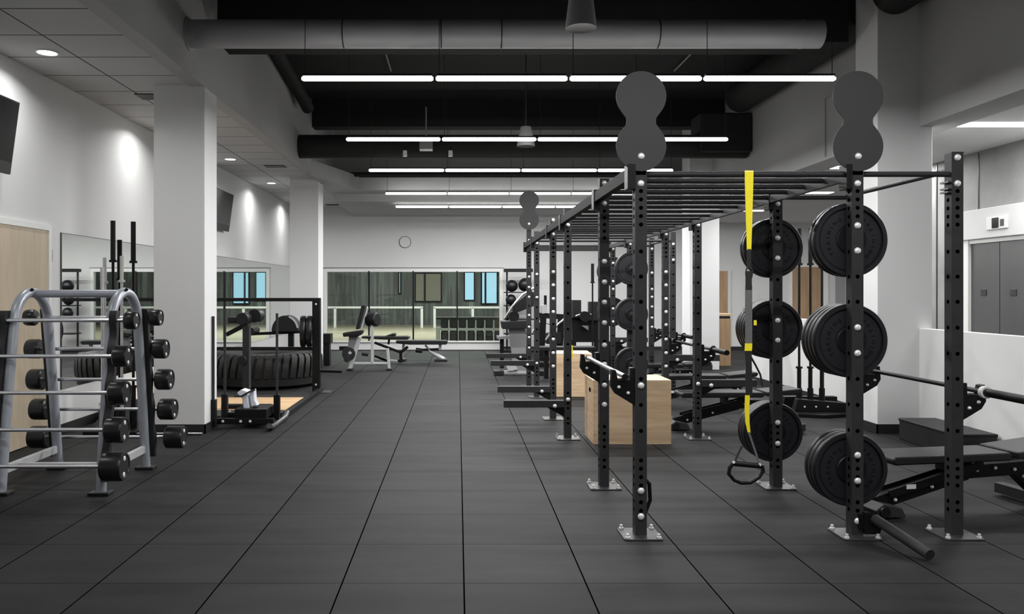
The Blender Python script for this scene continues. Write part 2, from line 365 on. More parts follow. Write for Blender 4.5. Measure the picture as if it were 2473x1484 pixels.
# doors
d = struct(B((XL, 7.3, 0)).box(XL, XL + .03, 6.72, 6.80, 0, 2.065).box(XL, XL + .03, 7.775, 7.83, 0, 2.065).box(XL, XL + .03, 6.72, 7.83, 2.065, 2.12), 'door_1', 'white')
B((XL, 7.3, 0)).box(XL, XL + .02, 6.80, 7.775, 0.01, 2.065).build('door_leaf', 'doorwood', d)
B((XL, 7.3, 0)).cyl((XL + .02, 6.87, 1.0), (XL + .07, 6.87, 1.0), .012).cyl((XL + .07, 6.86, 1.0), (XL + .07, 6.98, 1.0), .011).build('door_handle', 'zinc', d)
d = struct(B((6.4, 9.25, 0)).box(6.33, 6.4, 9.765, 9.92, 0, 2.10).box(6.33, 6.4, 8.55, 8.72, 0, 2.10).box(6.345, 6.4, 8.55, 9.80, 2.05, 2.10), 'door_2', 'white')
for y0, y1 in ((9.255, 9.765), (8.73, 9.245)):
    B((6.4, 9.25, 0)).box(6.37, 6.39, y0, y1, 0, 2.05).build('elevator_panel', 'steel_door', d)
B((6.4, 9.25, 0)).box(6.372, 6.388, 9.244, 9.256, 0, 2.05).build('door_gap', 'hole', d)
for y in (9.53, 9.02): B((6.4, 9.25, 0)).box(6.362, 6.371, y - .05, y + .05, 1.41, 1.49).build('door_plate', 'steel_btn', d, bevel=.004)
struct(B().box(6.30, 6.4, 7.2, 9.92, 2.10, 2.46), 'trim_5', 'wall', bevel=.008)
t = thing('display_strip', 'narrow white strip with small dark clips on the wall beside the elevator frame', 'panel', (6.36, 10.03, 1.0))
B((6.36, 10.03, 1.0)).box(6.36, 6.4, 9.96, 10.10, .9, 1.85).build('strip', 'white', t)
for z in (1.78, 1.5, 1.22, .97): B((6.36, 10.03, 1.0)).box(6.345, 6.362, 9.955, 9.985, z - .02, z + .02).build('clip', 'steel_dk', t)
t = thing('elevator_indicator', 'white rectangular floor indicator with small dark display above the elevator doors', 'indicator', (6.3, 9.3, 2.2))
B((6.3, 9.3, 2.2)).box(6.28, 6.30, 9.0, 9.36, 2.19, 2.34).build('housing', 'white', t, bevel=.008)
B((6.3, 9.3, 2.2)).box(6.274, 6.281, 9.14, 9.25, 2.205, 2.325).build('display', 'screen', t)
B((6.3, 9.3, 2.2)).box(6.276, 6.281, 9.05, 9.11, 2.22, 2.30).build('speaker_slot', 'steel_btn', t)
d = struct(B((0, YF, 0)).box(8.32, 8.40, YF - .04, YF, 0, 2.08).box(9.16, 9.3, YF - .04, YF, 0, 2.08).box(8.32, 9.3, YF - .04, YF, 2.08, 2.16), 'door_3', 'white')
B((0, YF, 0)).box(8.40, 9.16, YF - .03, YF, 0, 2.08).build('door_leaf', 'doorwood2', d)
d = struct(B((0, YF, 0)).box(6.78, 6.85, YF - .04, YF, 0, 2.0), 'door_4', 'wall')
B((0, YF, 0)).box(6.1, 6.78, YF - .03, YF, 0, 1.98).build('door_leaf', 'doorwood2', d)
struct(B().box(9.5, 9.72, YF - .05, YF, .1, 2.1), 'trim_6', 'beam')

# wood bin / counter end
t = thing('wooden_litter_bin', 'light wood recycling bin with black slot beside the far white column', 'bin', (5.17, 15.6, 0))
o3 = (5.17, 15.6, 0)
B(o3).box(5.02, 5.36, 15.45, 15.8, 0, .93).build('cabinet', 'doorwood2', t, bevel=.006)
B(o3).box(5.0, 5.38, 15.43, 15.82, .98, 1.03).build('top', 'ply', t, bevel=.004)
B(o3).box(5.03, 5.35, 15.46, 15.79, .93, .98).build('slot', 'plastic', t)
tag(B((8.0, YF, 1.3)).box(7.92, 8.08, YF - .03, YF, 1.29, 1.36).build('wall_control', 'plastic'), 'small black control box on the wall beside the far wooden door', 'control')

# ------------------------------------------------------------------ ceiling services
t = thing('air_duct', 'large round grey metal duct crossing below the black ceiling', 'duct', (0, 7.6, 3.95))
o3 = (0, 7.6, 3.95)
B(o3).cyl((-2.6, 7.6, 3.95), (3.50, 7.6, 3.95), .135, seg=40).build('pipe', 'duct', t)
for px in (826, 1065, 1212, 1596, 1950):
    x = (px - VX) * 7.47 / F
    B(o3).cyl((x - .006, 7.6, 3.95), (x + .006, 7.6, 3.95), .1385, seg=40).build('seam', 'steel_btn' if px != 1950 else 'duct', t)
B(o3).cyl((-2.6, 7.6, 3.95), (-2.585, 7.6, 3.95), .16, seg=40).build('collar', 'duct', t)
t = thing('black_cross_duct', 'thick black duct crossing the ceiling behind the second row of tube lights', 'duct', (0, 12.9, 3.84))
B((0, 12.9, 3.84)).cyl((-2.6, 12.9, 3.84), (4.72, 12.9, 3.84), .19, seg=32).build('pipe', 'duct_dark', t)
B((0, 12.9, 3.84)).box(3.9, 4.745, 12.66, 13.2, 3.72, 4.35).build('junction_box', 'duct_dark', t, bevel=.03)
t = thing('long_black_duct', 'long black duct running beside the right bulkhead under the ceiling', 'duct', (4.45, 8, 4.5))
B((4.45, 8, 4.5)).cyl((4.48, -2, 4.55), (4.48, 8.08, 4.55), .24, seg=32).cyl((4.48, 8.57, 4.55), (4.48, 12.5, 4.55), .24, seg=32).build('pipe', 'duct_dark', t)
for y in (7.75, 7.35): B((4.45, 8, 4.5)).cyl((4.48, y, 4.55), (4.48, y + .012, 4.55), .245, seg=32).build('ring', 'zinc', t)
struct(B().box(-2.6, 4.22, 8.5, 8.95, 4.16, 4.87), 'ceiling_cross_beam', 'blackceil')
struct(B().box(-2.6, 4.22, 4.6, 5.0, 4.3, 4.87).box(-2.6, 4.75, 14.0, 14.3, 4.4, 4.87), 'ceiling_joist', 'blackceil')
tag(B((0, 16, 3.8)).cyl((-2.2, 15.7, 3.80), (4.7, 15.7, 3.80), .045, seg=12).build('sprinkler_pipe', 'duct_dark'), 'dark pipe in front of the far grey soffit', 'pipe')
tag(B((-2.5, 12.6, 4.0)).tube([(-2.48, 10.6, 4.76), (-2.48, 12.0, 4.62), (-2.4, 12.6, 4.4)], .10, 14).build('flexible_duct', 'duct_dark'), 'short black flexible duct beside the left bulkhead', 'duct')
tag(B((-2.5, 9.6, 4.7)).tube([(-2.52, 8.97, 4.55), (-2.52, 9.5, 4.62), (-2.52, 10.1, 4.76)], .07, 12).build('flexible_duct', 'duct_dark'), 'black flexible duct above the near left column bulkhead', 'duct')
for x, lb in ((-1.02, 'thin grey conduit along the black ceiling nearer the left bulkhead'), (3.3, 'thin grey conduit along the black ceiling nearer the right bulkhead')):
    tag(B((x, 8, 4.8)).cyl((x, 5.05, 4.83), (x, 12, 4.83), .012, seg=8).build('ceiling_conduit', 'beam'), lb, 'conduit')
tag(B((4.7, 10, 3.6)).tube([(4.738, 9.6, 3.95), (4.738, 10.15, 3.95), (4.738, 10.15, 3.2)], .006, 6).build('wall_conduit', 'beam'), 'thin bent conduit on the right bulkhead face', 'conduit')

def pendant(name, label, x, y, z0, z1, r0, r1, m, zt=4.87):
    t = thing(name, label, 'speaker', (x, y, z0))
    B((x, y, z0)).lathe([(0.0, z0 + .015), (r0 * .9, z0 + .01), (r0, z0), (r0, z0 + .02), (r1, z1), (0.0, z1)], (x, y, 0), (0, 0, 1), 28).build('housing', m, t)
    B((x, y, z0)).cyl((x, y, z1), (x, y, zt), .008, seg=8).build('suspension_rod', 'zinc', t)
    return t
pendant('pendant_speaker', 'grey cone speaker hanging in front of the round metal duct', (1403 - VX) * 6.6 / F, 6.6, 3.67, 4.10, .13, .08, 'beam')
pendant('pendant_speaker', 'small pendant speaker hanging behind the second row of tube lights', (1270 - VX) * 10.5 / F, 10.5, 3.40, 3.66, .12, .07, 'panel')
for px, lb in ((978, 'small spot lamp under the black cross duct, beside the grey box'), (1088, 'small spot lamp under the black cross duct, between grey box and pendant speaker')):
    p = P(px, 378, 12.3)
    t = thing('spot_lamp', lb, 'lamp', p)
    B(p).cyl(p + Vector((0, 0, .0)), p + Vector((0, 0, .09)), .035, .03, 14).build('lamp_head', 'white', t)
    B(p).cyl(p + Vector((0, 0, .09)), p + Vector((0, .2, .18)), .012, seg=8).build('bracket', 'steel', t)
p = P(1029, 352, 12.2)
tag(B(p).box(p.x - .1, p.x + .1, p.y - .1, p.y + .1, p.z - .07, p.z + .07).cyl(p + Vector((0, 0, .07)), p + Vector((0, 0, .6)), .012, seg=8).build('ceiling_box', 'panel', bevel=.02), 'grey box fixture hanging in front of the black cross duct', 'fixture')
p = P(803, 428, 15.6)
tag(B(p).prism([(p.x - .16, p.z + .14), (p.x + .02, p.z + .1), (p.x + .12, p.z - .14), (p.x + .0, p.z - .14), (p.x - .12, p.z)], 'xz', p.y - .1, p.y + .1).box(-2.6, p.x, p.y - .03, p.y + .03, p.z + .02, p.z + .08).build('wall_speaker', 'plastic'), 'black angled speaker on the left bulkhead near the far soffit', 'speaker')

# tube lights: rows across the room
rows = [(7.22, 3.417, 1.0), (10.1, 3.417, 1.0), (12.68, 3.417, 1.0), (15.6, 3.41, 1.0), (16.95, 3.295, .935)]
where = ['nearest row', 'second row', 'third row', 'fourth row', 'farthest row']
pos = ['outermost beside the left bulkhead', 'second from the left bulkhead', 'second from the right bulkhead', 'outermost beside the right bulkhead']
for ri, (Y, Z, s) in enumerate(rows):
    x0, L = -1.445 * s, 4.92 * s
    for k in range(4):
        xa = x0 + L * k / 4 + .012; xb = x0 + L * (k + 1) / 4 - .012
        xm = (xa + xb) / 2
        t = thing('tube_light', f'white linear tube light of the {where[ri]}, {pos[k]}', 'light', (xm, Y, Z), group=f'tube lights of the {where[ri]}')
        oo = (xm, Y, Z)
        B(oo).tube([(xa, Y, Z), (xa + .02, Y, Z), (xb - .02, Y, Z), (xb, Y, Z)], [.014, .023, .023, .014], 12).build('diffuser', 'glowtube', t)
        B(oo).box(xa + .01, xb - .01, Y - .022, Y + .022, Z + .022, Z + .04).build('housing', 'steel', t)
        top = 4.87 if Y < 15.9 else (4.87 if Y < 15.9 else 3.36)
        B(oo).cyl((xa + .03, Y, Z + .035), (xa + .03, Y, top), .0035, seg=6).build('cable', 'steel', t)
        if k == 3: B(oo).cyl((xb - .03, Y, Z + .035), (xb - .03, Y, top), .0035, seg=6).build('cable', 'steel', t)

# downlights in left dropped ceiling
for Y, lb in ((6.97, 'round recessed downlight nearest, above the tilted television'), (9.75, 'round recessed downlight behind the near white column'), (12.58, 'round recessed downlight before the second television'), (15.35, 'round recessed downlight behind the second television'), (18.1, 'farthest round recessed downlight above the mirror wall')):
    t = thing('recessed_downlight', lb, 'light', (-3.64, Y, 3.57))
    oo = (-3.64, Y, 3.57)
    B(oo).lathe([(.075, 3.584), (.098, 3.584), (.098, 3.578), (.085, 3.574), (.075, 3.582)], (-3.64, Y, 0), (0, 0, 1), 28).build('trim_ring', 'white', t)
    B(oo).cyl((-3.64, Y, 3.579), (-3.64, Y, 3.583), .078, seg=28).build('lens', 'glowspot', t)
for (x, y, lb) in ((-3.30, 8.55, 'dark square air vent beside the near white column'), (-3.09, 13.3, 'dark slot air vent before the far left column'), (-3.05, 19.2, 'dark slot air vent beyond the far left column')):
    tag(B((x, y, 3.58)).box(x - .17, x + .17, y - .12, y + .12, 3.575, 3.584).build('ceiling_vent', 'steel'), lb, 'vent')
# right recessed strips
for Y, lb in ((8.1, 'recessed strip light above the elevator lobby, nearest'), (10.9, 'recessed strip light right behind the near right column'), (13.7, 'third recessed strip light of the lobby ceiling'), (16.7, 'farthest recessed strip light of the lobby ceiling')):
    tag(B((5.8, Y, 3.18)).box(5.2, 6.36 if Y < 11 else 6.5, Y - .1, Y + .1, 3.176, 3.185).build('recessed_strip_light', 'glowstrip'), lb, 'light')

# ------------------------------------------------------------------ mirror, TVs, round wall fixture
t = thing('wall_mirror', 'large frameless mirror along the left wall', 'mirror', (XL, 14, .46))
B((XL, 14, .46)).box(XL + .001, XL + .01, 8.06, YF - .01, .46, 2.06).build('glass', 'mirror', t)
B((XL, 14, .46)).box(XL, XL + .013, 8.05, 8.06, .455, 2.066).box(XL, XL + .013, 8.05, YF - .01, 2.06, 2.066).build('edge_trim', 'steel_btn', t)
def tv(y0, y1, lb):
    z0, z1 = 2.50, 3.14; xt, xb = -3.89, -3.975
    t = thing('television', lb, 'television', (XL, (y0 + y1) / 2, z0))
    oo = (XL, (y0 + y1) / 2, z0)
    B(oo).prism([(xb, z0), (xt, z1), (xt - .045, z1 + .004), (xb - .045, z0 + .006)], 'xz', y0, y1).build('casing', 'plastic', t, bevel=.004)
    n = Vector((z1 - z0, 0, -(xt - xb))).normalized() * .002
    B(oo).face([Vector((xb, y0 + .015, z0 + .02)) + n, Vector((xb, y1 - .015, z0 + .02)) + n, Vector((xt, y1 - .015, z1 - .015)) + n, Vector((xt, y0 + .015, z1 - .015)) + n], [(0, 1, 2, 3)]).build('screen', 'screen', t)
    B(oo).box(XL + .003, -3.98, (y0 + y1) / 2 - .1, (y0 + y1) / 2 + .1, 2.7, 2.95).build('bracket', 'steel', t)
tv(5.85, 6.99, 'black television tilted on the wall above the wooden door')
tv(12.5, 13.66, 'black television tilted on the wall behind the near white column')
tag(B((XL, 6.9, 2.35)).box(XL, XL + .03, 6.55, 6.9, 2.3, 2.48).build('wall_box', 'panel', bevel=.005), 'grey box on the wall under the tilted television', 'box')
tag(B((XL, 7.86, 1.8)).box(XL, XL + .012, 7.83, 7.88, 1.76, 1.88).build('door_sensor', 'panel', bevel=.003), 'small grey plate on the wall beside the wooden door', 'plate')
t = thing('round_wall_speaker', 'white round fixture with thin dark rim on the far wall', 'speaker', (-1.33, YF, 2.7))
B((-1.33, YF, 2.7)).cyl((-1.33, YF - .02, 2.71), (-1.33, YF, 2.71), .138, seg=40).build('face_disc', 'wall', t)
B((-1.33, YF, 2.7)).lathe([(.138, 0), (.150, 0), (.150, .024), (.138, .024)], (-1.33, YF - .024, 2.71), (0, 1, 0), 40).build('rim', 'steel_btn', t)

# ------------------------------------------------------------------ weight plates
def plate_mesh(b, c, R=.225, T=.045, d=-1):
    # front face looks toward d*Y
    c = Vector(c); h = T / 2
    b.m = 0
    b.lathe([(.0255, -h), (.08, -h), (.085, -h + .006), (R - .035, -h + .010), (R - .030, -h), (R - .006, -h), (R, -h + .008), (R, h - .008), (R - .006, h), (R - .03, h), (R - .035, h - .01), (.085, h - .006), (.08, h), (.0255, h), (.0255, -h)], c, (0, 1, 0), 56)
    b.m = 1
    b.lathe([(R - .041, -h + .0085), (.094, -h + .0050)], c, (0, 1, 0), 56)
    b.lathe([(R - .028, -h - .0006), (R - .008, -h - .0006)], c, (0, 1, 0), 56)
    b.m = 0
LET = {}
def letter(ch):
    if ch not in LET:
        cu = bpy.data.curves.new('glyph', 'FONT'); cu.body = ch; cu.size = .032; cu.extrude = .003; cu.align_x = 'CENTER'; cu.align_y = 'CENTER'; cu.resolution_u = 3
        o = bpy.data.objects.new('glyph', cu); COL.objects.link(o); bpy.context.view_layer.update()
        me = o.to_mesh(); LET[ch] = ([v.co.copy() for v in me.vertices], [tuple(p.vertices) for p in me.polygons]); o.to_mesh_clear()
        bpy.data.objects.remove(o); bpy.data.curves.remove(cu)
    return LET[ch]
def arc_text(b, c, y, txt, a0, a1, r):
    """raised letters on the face looking to -Y, reading clockwise from angle a0 to a1 (degrees, 0 = +X, 90 = up)"""
    for i, ch in enumerate(txt):
        a = math.radians(a0 + (a1 - a0) * i / (len(txt) - 1))
        vs, fs = letter(ch); rot = a - PI / 2
        out = []
        for v in vs:
            X = v.x * math.cos(rot) - v.y * math.sin(rot) + r * math.cos(a); Z = v.x * math.sin(rot) + v.y * math.cos(rot) + r * math.sin(a)
            out.append(Vector((c[0] + X, y - v.z, c[2] + Z)))
        b.face(out, fs)
def make_plate(c, label, group, text=False, R=.225, T=.045):
    t = thing('weight_plate', label, 'weight plate', c, group=group)
    b = B(c); plate_mesh(b, c, R, T); b.build('disc', ['rubber', 'rubber_face'], t)
    if text:
        for a0, a1 in ((215, 120), (55, -45)):
            b = B(c); arc_text(b, c, c[1] - T / 2 + .007, 'TRAINING', a0, a1, .138); b.build('raised_lettering', 'rubber', t)
    B(c).lathe([(.0255, -T / 2 - .001), (.034, -T / 2 - .001), (.034, T / 2 + .001), (.0255, T / 2 + .001)], c, (0, 1, 0), 28).build('hub_ring', 'zinc', t)
    return t
proto_plain = None
NUM = {2: 'two', 3: 'three', 4: 'four'}
ORD = ['first', 'second', 'third', 'fourth', 'fifth']
def stack(x, y0, z, n, desc, group, dirn=1, text=True):
    global proto_plain
    for i in range(n):
        c = (x, y0 + dirn * (.0235 + i * .048), z)
        lb = f'black rubber weight plate, {ORD[i]} of {NUM[n]} on {desc}'
        if i == 0 and text: make_plate(c, lb, group, text=True)
        else:
            if proto_plain is None: proto_plain = make_plate(c, lb, group)
            else:
                o = copy_tree(proto_plain); o.location = c; o['label'] = lb; o['group'] = group

# ------------------------------------------------------------------ the rig
XLp, XR, XO = 1.09, 2.38, 2.975
YS = [4.72, 5.89, 7.83, 9.03, 10.9, 12.1]
rig = thing('power_rig', 'long black steel training rig with monkey bars and round targets bolted to the floor', 'rig', (1.09, 4.72, 0))
RO = (1.09, 4.72, 0)
HOLES = [2.06, 2.01, 1.96, 1.91, 1.86, 1.70, 1.55, 1.40, 1.245, 1.09, .94, .785, .63, .455, .405, .355, .305, .205, .155]
W = .035
bolt_me = None
def bolt(p, parent, r=.0165):
    """silver cap bolt facing the front, sharing one mesh"""
    global bolt_me
    if bolt_me is None:
        o = B().lathe([(0, -.012), (.008, -.0115), (.015, -.009), (.019, -.004), (.0205, 0), (0, 0)], (0, 0, 0), (0, 1, 0), 16).build('bolt', 'chrome')
        bolt_me = o.data; bpy.data.objects.remove(o)
    o = bpy.data.objects.new('bolt', bolt_me); COL.objects.link(o); o.parent = parent
    o.location = Vector(p) - Vector(RO)
    return o
def upright(x, y, z1, bolts, plate=True, holes=HOLES):
    b = B(RO); b.box(x - W, x + W, y - W, y + W, 0.008, z1)
    b.m = 1
    for z in holes:
        if z > z1 - .03: continue
        b.cyl((x, y - W - .0006, z), (x, y - W + .0005, z), .0125, seg=12)
        for sgn in (-1, 1): b.cyl((x + sgn * (W + .0006), y, z), (x + sgn * (W - .0005), y, z), .0125, seg=12)
    u = b.build('upright', ['steel', 'hole'], rig)
    B(RO).box(x - .0352, x + .0352, y - .0352, y + .0352, z1 - .002, z1 + .004).build('end_cap', 'plastic', u)
    if plate:
        q = .115
        bb = B(RO); bb.prism([(x - q + .01, y - q), (x + q - .01, y - q), (x + q, y - q + .01), (x + q, y + q - .01), (x + q - .01, y + q), (x - q + .01, y + q), (x - q, y + q - .01), (x - q, y - q + .01)], 'xy', 0, .009)
        bp = bb.build('base_plate', 'zinc', u, bevel=.002)
        if y < 8:
            for sx in (-1, 1):
                for sy in (-1, 1): B(RO).cyl((x + sx * .092, y + sy * .092, .008), (x + sx * .092, y + sy * .092, .034), .009, seg=8).cyl((x + sx * .092, y + sy * .092, .009), (x + sx * .092, y + sy * .092, .018), .015, seg=6).build('anchor_bolt', 'chrome', u)
    for z in bolts: bolt((x, y - W, z), u)
    return u
dense = [2.27, 2.118, 1.687, 1.534, 1.383, 1.23, 1.063, .92, .765, .62]
UP = {}
UP['L1'] = upright(XLp, YS[0], 2.20, [2.105, .90, .273, .12])
UP['L2'] = upright(XLp, YS[1], 2.30, dense)
UP['L3'] = upright(XLp, YS[2], 2.28, [2.12, .39])
UP['L4'] = upright(XLp, YS[3], 2.29, [2.28, 2.118, 1.687, 1.536, 1.38, 1.23, .915, .76, .607])
UP['L5'] = upright(XLp, YS[4], 2.29, [2.13, 1.70, 1.38, .47])
UP['L6'] = upright(XLp, YS[5], 2.40, [2.25, 1.69, 1.53, 1.38, 1.10, .92, .76, .6])
UP['R1'] = upright(XR, YS[0], 2.20, [2.105, 1.854, 1.704, 1.246, 1.093, .485, .332, .093])
UP['R2'] = upright(XR, YS[1], 2.15, [2.115, 1.86, 1.71, 1.246, 1.098, .485, .33])
UP['R3'] = upright(XR, YS[2], 2.16, [2.12, .545])
UP['R4'] = upright(XR, YS[3], 2.16, [2.118, 1.687, 1.536, 1.38, 1.23, 1.08, .915, .76, .607])
UP['R5'] = upright(XR, YS[4], 2.16, [2.118])
UP['R6'] = upright(XR, YS[5], 2.16, [2.118, 1.9, 1.62, 1.5, 1.2, 1.0])
UP['O1'] = upright(XO, YS[0], 2.29, [2.26, 2.105])
UP['O2'] = upright(XO, YS[1], 2.29, [2.26, 2.105])
UP['O5'] = upright(XO, YS[4], 2.28, [2.118, 1.9])
UP['O6'] = upright(XO, YS[5], 2.28, [2.118, 1.75, 1.5, 1.38, 1.23, 1.06, .92])
# rails
B(RO).beam((XLp - .052, 4.70, 2.165), (XLp - .052, 12.15, 2.165), .05, .075).build('rail', 'rail', rig, bevel=.003)
B(RO).beam((XR - .052, 4.70, 2.15), (XR - .052, 12.15, 2.15), .03, .06).build('rail', 'steel', rig, bevel=.003)
for a, c in ((4.72, 5.89), (10.9, 12.1)): B(RO).cyl((XO - .01, a, 2.19), (XO - .01, c, 2.19), .016, seg=12).build('rail', 'steel', rig)
# crossbars at posts
for y in YS:
    B(RO).cyl((XLp, y, 2.165), (XR, y, 2.165), .0175, seg=14).build('rung', 'steel', rig)
    if y < 6 or y > 10: B(RO).cyl((XR, y, 2.165), (XO, y, 2.165), .0165, seg=14).build('crossbar', 'steel', rig)
B(RO).beam((XLp, 12.1, 2.12), (XR, 12.1, 2.12), .05, .07).build('crossbar', 'steel', rig)
for y in [5.0, 5.28, 5.56, 6.2, 6.52, 6.88, 7.25, 7.55, 8.13, 8.45, 8.75, 9.4, 9.85, 10.3]:
    B(RO).cyl((XLp - .03, y, 2.165), (XR - .05, y, 2.165), .0165, seg=14).build('rung', 'steel', rig)
# rail brackets on the posts
for kx, x in (('L', XLp), ('R', XR)):
    for i, y in enumerate(YS):
        B(RO).box(x - .082 if kx == 'L' else x - .072, x - W, y - .05, y + .05, 2.07, 2.22).build('rail_bracket', 'steel_dk', UP[f'{kx}{i + 1}'], bevel=.004)
for i in (1, 2, 4): 
    B(RO).box(XO - .06, XO - W, YS[0] - .04, YS[0] + .04, 2.03 + .02 * i, 2.04 + .02 * i).build('rail_bracket', 'zinc', UP['O1'])
# targets
def target(x, y, zc, par, r=.150):
    pts = []
    zt, zb = zc + .149, zc - .149; nk = .087
    A = math.radians(52)
    def arc(cx, cz, rr, a0, a1, n=26): return [(cx + rr * math.cos(a0 + (a1 - a0) * i / n), cz + rr * math.sin(a0 + (a1 - a0) * i / n)) for i in range(n + 1)]
    top = arc(x, zt, r, math.radians(-38), math.radians(218))
    bot = arc(x, zb, r, math.radians(142), math.radians(398))
    neckL = [(x - nk - .003, zc + .02), (x - nk, zc), (x - nk - .003, zc - .02)]
    neckR = [(x + nk + .003, zc - .02), (x + nk, zc), (x + nk + .003, zc + .02)]
    poly = top + neckL + bot + neckR
    o = B(RO).prism(poly, 'xz', y - W - .008, y - W).build('target', 'target', rig, bevel=.0015)
    bolt((x, y - W - .008, zb + .0 - .06), o)
    B(RO).box(x - .03, x + .03, y - W, y + W, zb - .17, zb + .14).build('target_stem', 'steel', o)
target(XLp, YS[0], 2.475, rig); target(XR, YS[0], 2.475, rig); target(XLp, YS[5], 2.71, rig)
# spotter arms to the left of the left row, right of the right row
def arm(x, y, z, L, s, key):
    a = B(RO).beam((x + s * W, y, z), (x + s * (W + L), y, z), .07, .07).build('spotter_arm', 'steel', rig, bevel=.004)
    B(RO).prism([(x + s * W, z - .035), (x + s * (W + .17), z - .035), (x + s * W, z - .13)], 'xz', y - .02, y + .02).build('gusset', 'steel_dk', a)
    bolt((x + s * .13, y - .036, z - .02), a)
arm(XLp, YS[2], .345, .60, -1, 'L3'); arm(XLp, YS[3], .34, .60, -1, 'L4'); arm(XLp, YS[4], .47, .60, -1, 'L5'); arm(XLp, YS[5], .475, .62, -1, 'L6')
arm(XR, YS[2], .55, .55, 1, 'R3'); arm(XR, YS[3], .70, .58, 1, 'R4'); arm(XR, YS[5], .72, .5, 1, 'R6')
# J cups
def jcup(x, y, z, s, wide=.055):
    prof = [(0, -.165), (0, .06), (.028, .06), (.03, -.012), (.10, -.012), (.112, .045), (.135, .05), (.142, -.05), (.115, -.095)]
    a = B(RO).prism([(x + s * (W + u), z + v) for u, v in prof], 'xz', y - wide / 2, y + wide / 2).build('bar_cup', 'steel_dk', rig, bevel=.003)
    B(RO).box(min(x + s * (W + .03), x + s * (W + .10)), max(x + s * (W + .03), x + s * (W + .10)), y - wide / 2, y + wide / 2, z - .012, z - .006).build('cup_liner', 'zinc', a)
    for u, v in ((.04, -.09), (.095, -.055)): bolt((x + s * (W + u), y - wide / 2, z + v), a).scale = (.55, 1, .55)
jcup(XLp, YS[0], .945, -1); jcup(XLp, YS[1], .945, -1); jcup(XO, YS[0], .855, 1); jcup(XO, YS[1], .855, 1)
jcup(XR, YS[2], .875, 1); jcup(XR, YS[3], .875, 1); jcup(XO, YS[4], .84, 1); jcup(XO, YS[5], .84, 1)
# pegs for plates
for x, y, s, zs in ((XR, YS[0], 1, (1.774, 1.163, .382)), (XR, YS[1], 1, (1.79, 1.175, .40)), (XR, YS[4], -1, (1.78, 1.15, .47)), (XR, YS[5], 1, (1.78, 1.15, .52))):
    for z in zs: B(RO).cyl((x, y + s * W, z), (x, y + s * .32, z), .0235, seg=16).build('storage_peg', 'zinc', rig)
# lower attachments: loop on first post, pivot sleeve on the right post
B(RO).tube([(XLp + W, YS[0] + .02, .33), (XLp + W + .03, YS[0] + .03, .30), (XLp + W + .035, YS[0] + .03, .2), (XLp + W, YS[0] + .02, .12)], .012, 8).build('band_loop', 'steel_dk', rig)
lm = B(RO).box(XR - .0, XR + .075, YS[0] - .05, YS[0] - W, .05, .14).prism([(XR + .03, .02), (XR + .12, .02), (XR + .14, .08), (XR + .06, .15), (XR + .03, .15)], 'xz', YS[0] - .06, YS[0] - .02).build('pivot_bracket', 'steel_dk', rig, bevel=.003)
B(RO).cyl((XR + .085, YS[0] - .07, .115), (XR + .17, YS[0] - .47, .036), .030, seg=20).build('pivot_sleeve', 'steel', lm)

NR, SR = 'nearest right post', 'second right post'
stack(XR, 4.76, 1.774, 2, f'top peg, {NR}', 'plates on the near right post')
stack(XR, 4.76, 1.163, 4, f'middle peg, {NR}', 'plates on the near right post')
stack(XR, 4.76, .382, 3, f'bottom peg, {NR}', 'plates on the near right post')
stack(XR, 5.93, 1.79, 2, f'top peg, {SR}', 'plates on the second right post')
stack(XR, 5.93, 1.175, 4, f'middle peg, {SR}', 'plates on the second right post')
stack(XR, 5.93, .40, 3, f'bottom peg, {SR}', 'plates on the second right post')
for z, w in ((1.78, 'top'), (1.15, 'middle'), (.47, 'bottom')):
    stack(XR, 10.86, z, 2, f'{w} peg, second farthest right post', 'plates on the second farthest right post', -1, False)
    stack(XR, 12.14, z, 2, f'{w} peg, farthest right post', 'plates on the farthest right post', 1, False)

# ------------------------------------------------------------------ barbells
def barbell(x, y0, z, lb, L0=1.31, sl=.415, grp=None, collar=True):
    t = thing('barbell', lb, 'barbell', (x, y0, z)); oo = (x, y0, z)
    B(oo).cyl((x, y0, z), (x, y0 + L0, z), .0145, seg=14).build('shaft', 'steel_dk' if collar else 'bar', t)
    for a, d in ((y0, -1), (y0 + L0, 1)):
        B(oo).cyl((x, a, z), (x, a + d * .03, z), .036, seg=20).build('collar', 'white' if d < 0 and collar == 2 else 'steel_dk', t)
        B(oo).cyl((x, a + d * .03, z), (x, a + d * sl, z), .025, seg=18).build('sleeve', 'steel_dk', t)
    return t
barbell(3.10, 4.64, .868, 'black barbell resting in the cups of the outer near post pair', collar=2)
barbell(2.515, 7.77, .888, 'black barbell resting in the cups of the third and fourth right posts')
barbell(3.11, 10.85, .853, 'black barbell resting in the cups of the farthest outer posts')
t = thing('pull_up_pipe', 'polished straight pipe lying in the cups of the two near left posts', 'pipe', (.985, 4.64, .96))
B((.985, 4.64, .96)).cyl((.985, 4.64, .958), (.985, 5.97, .958), .0155, seg=14).build('shaft', 'bar', t)
for a in (4.63, 5.96): B((.985, 4.64, .96)).cyl((.985, a, .958), (.985, a + .015, .958), .019, seg=14).build('end_cap', 'steel_dk', t)

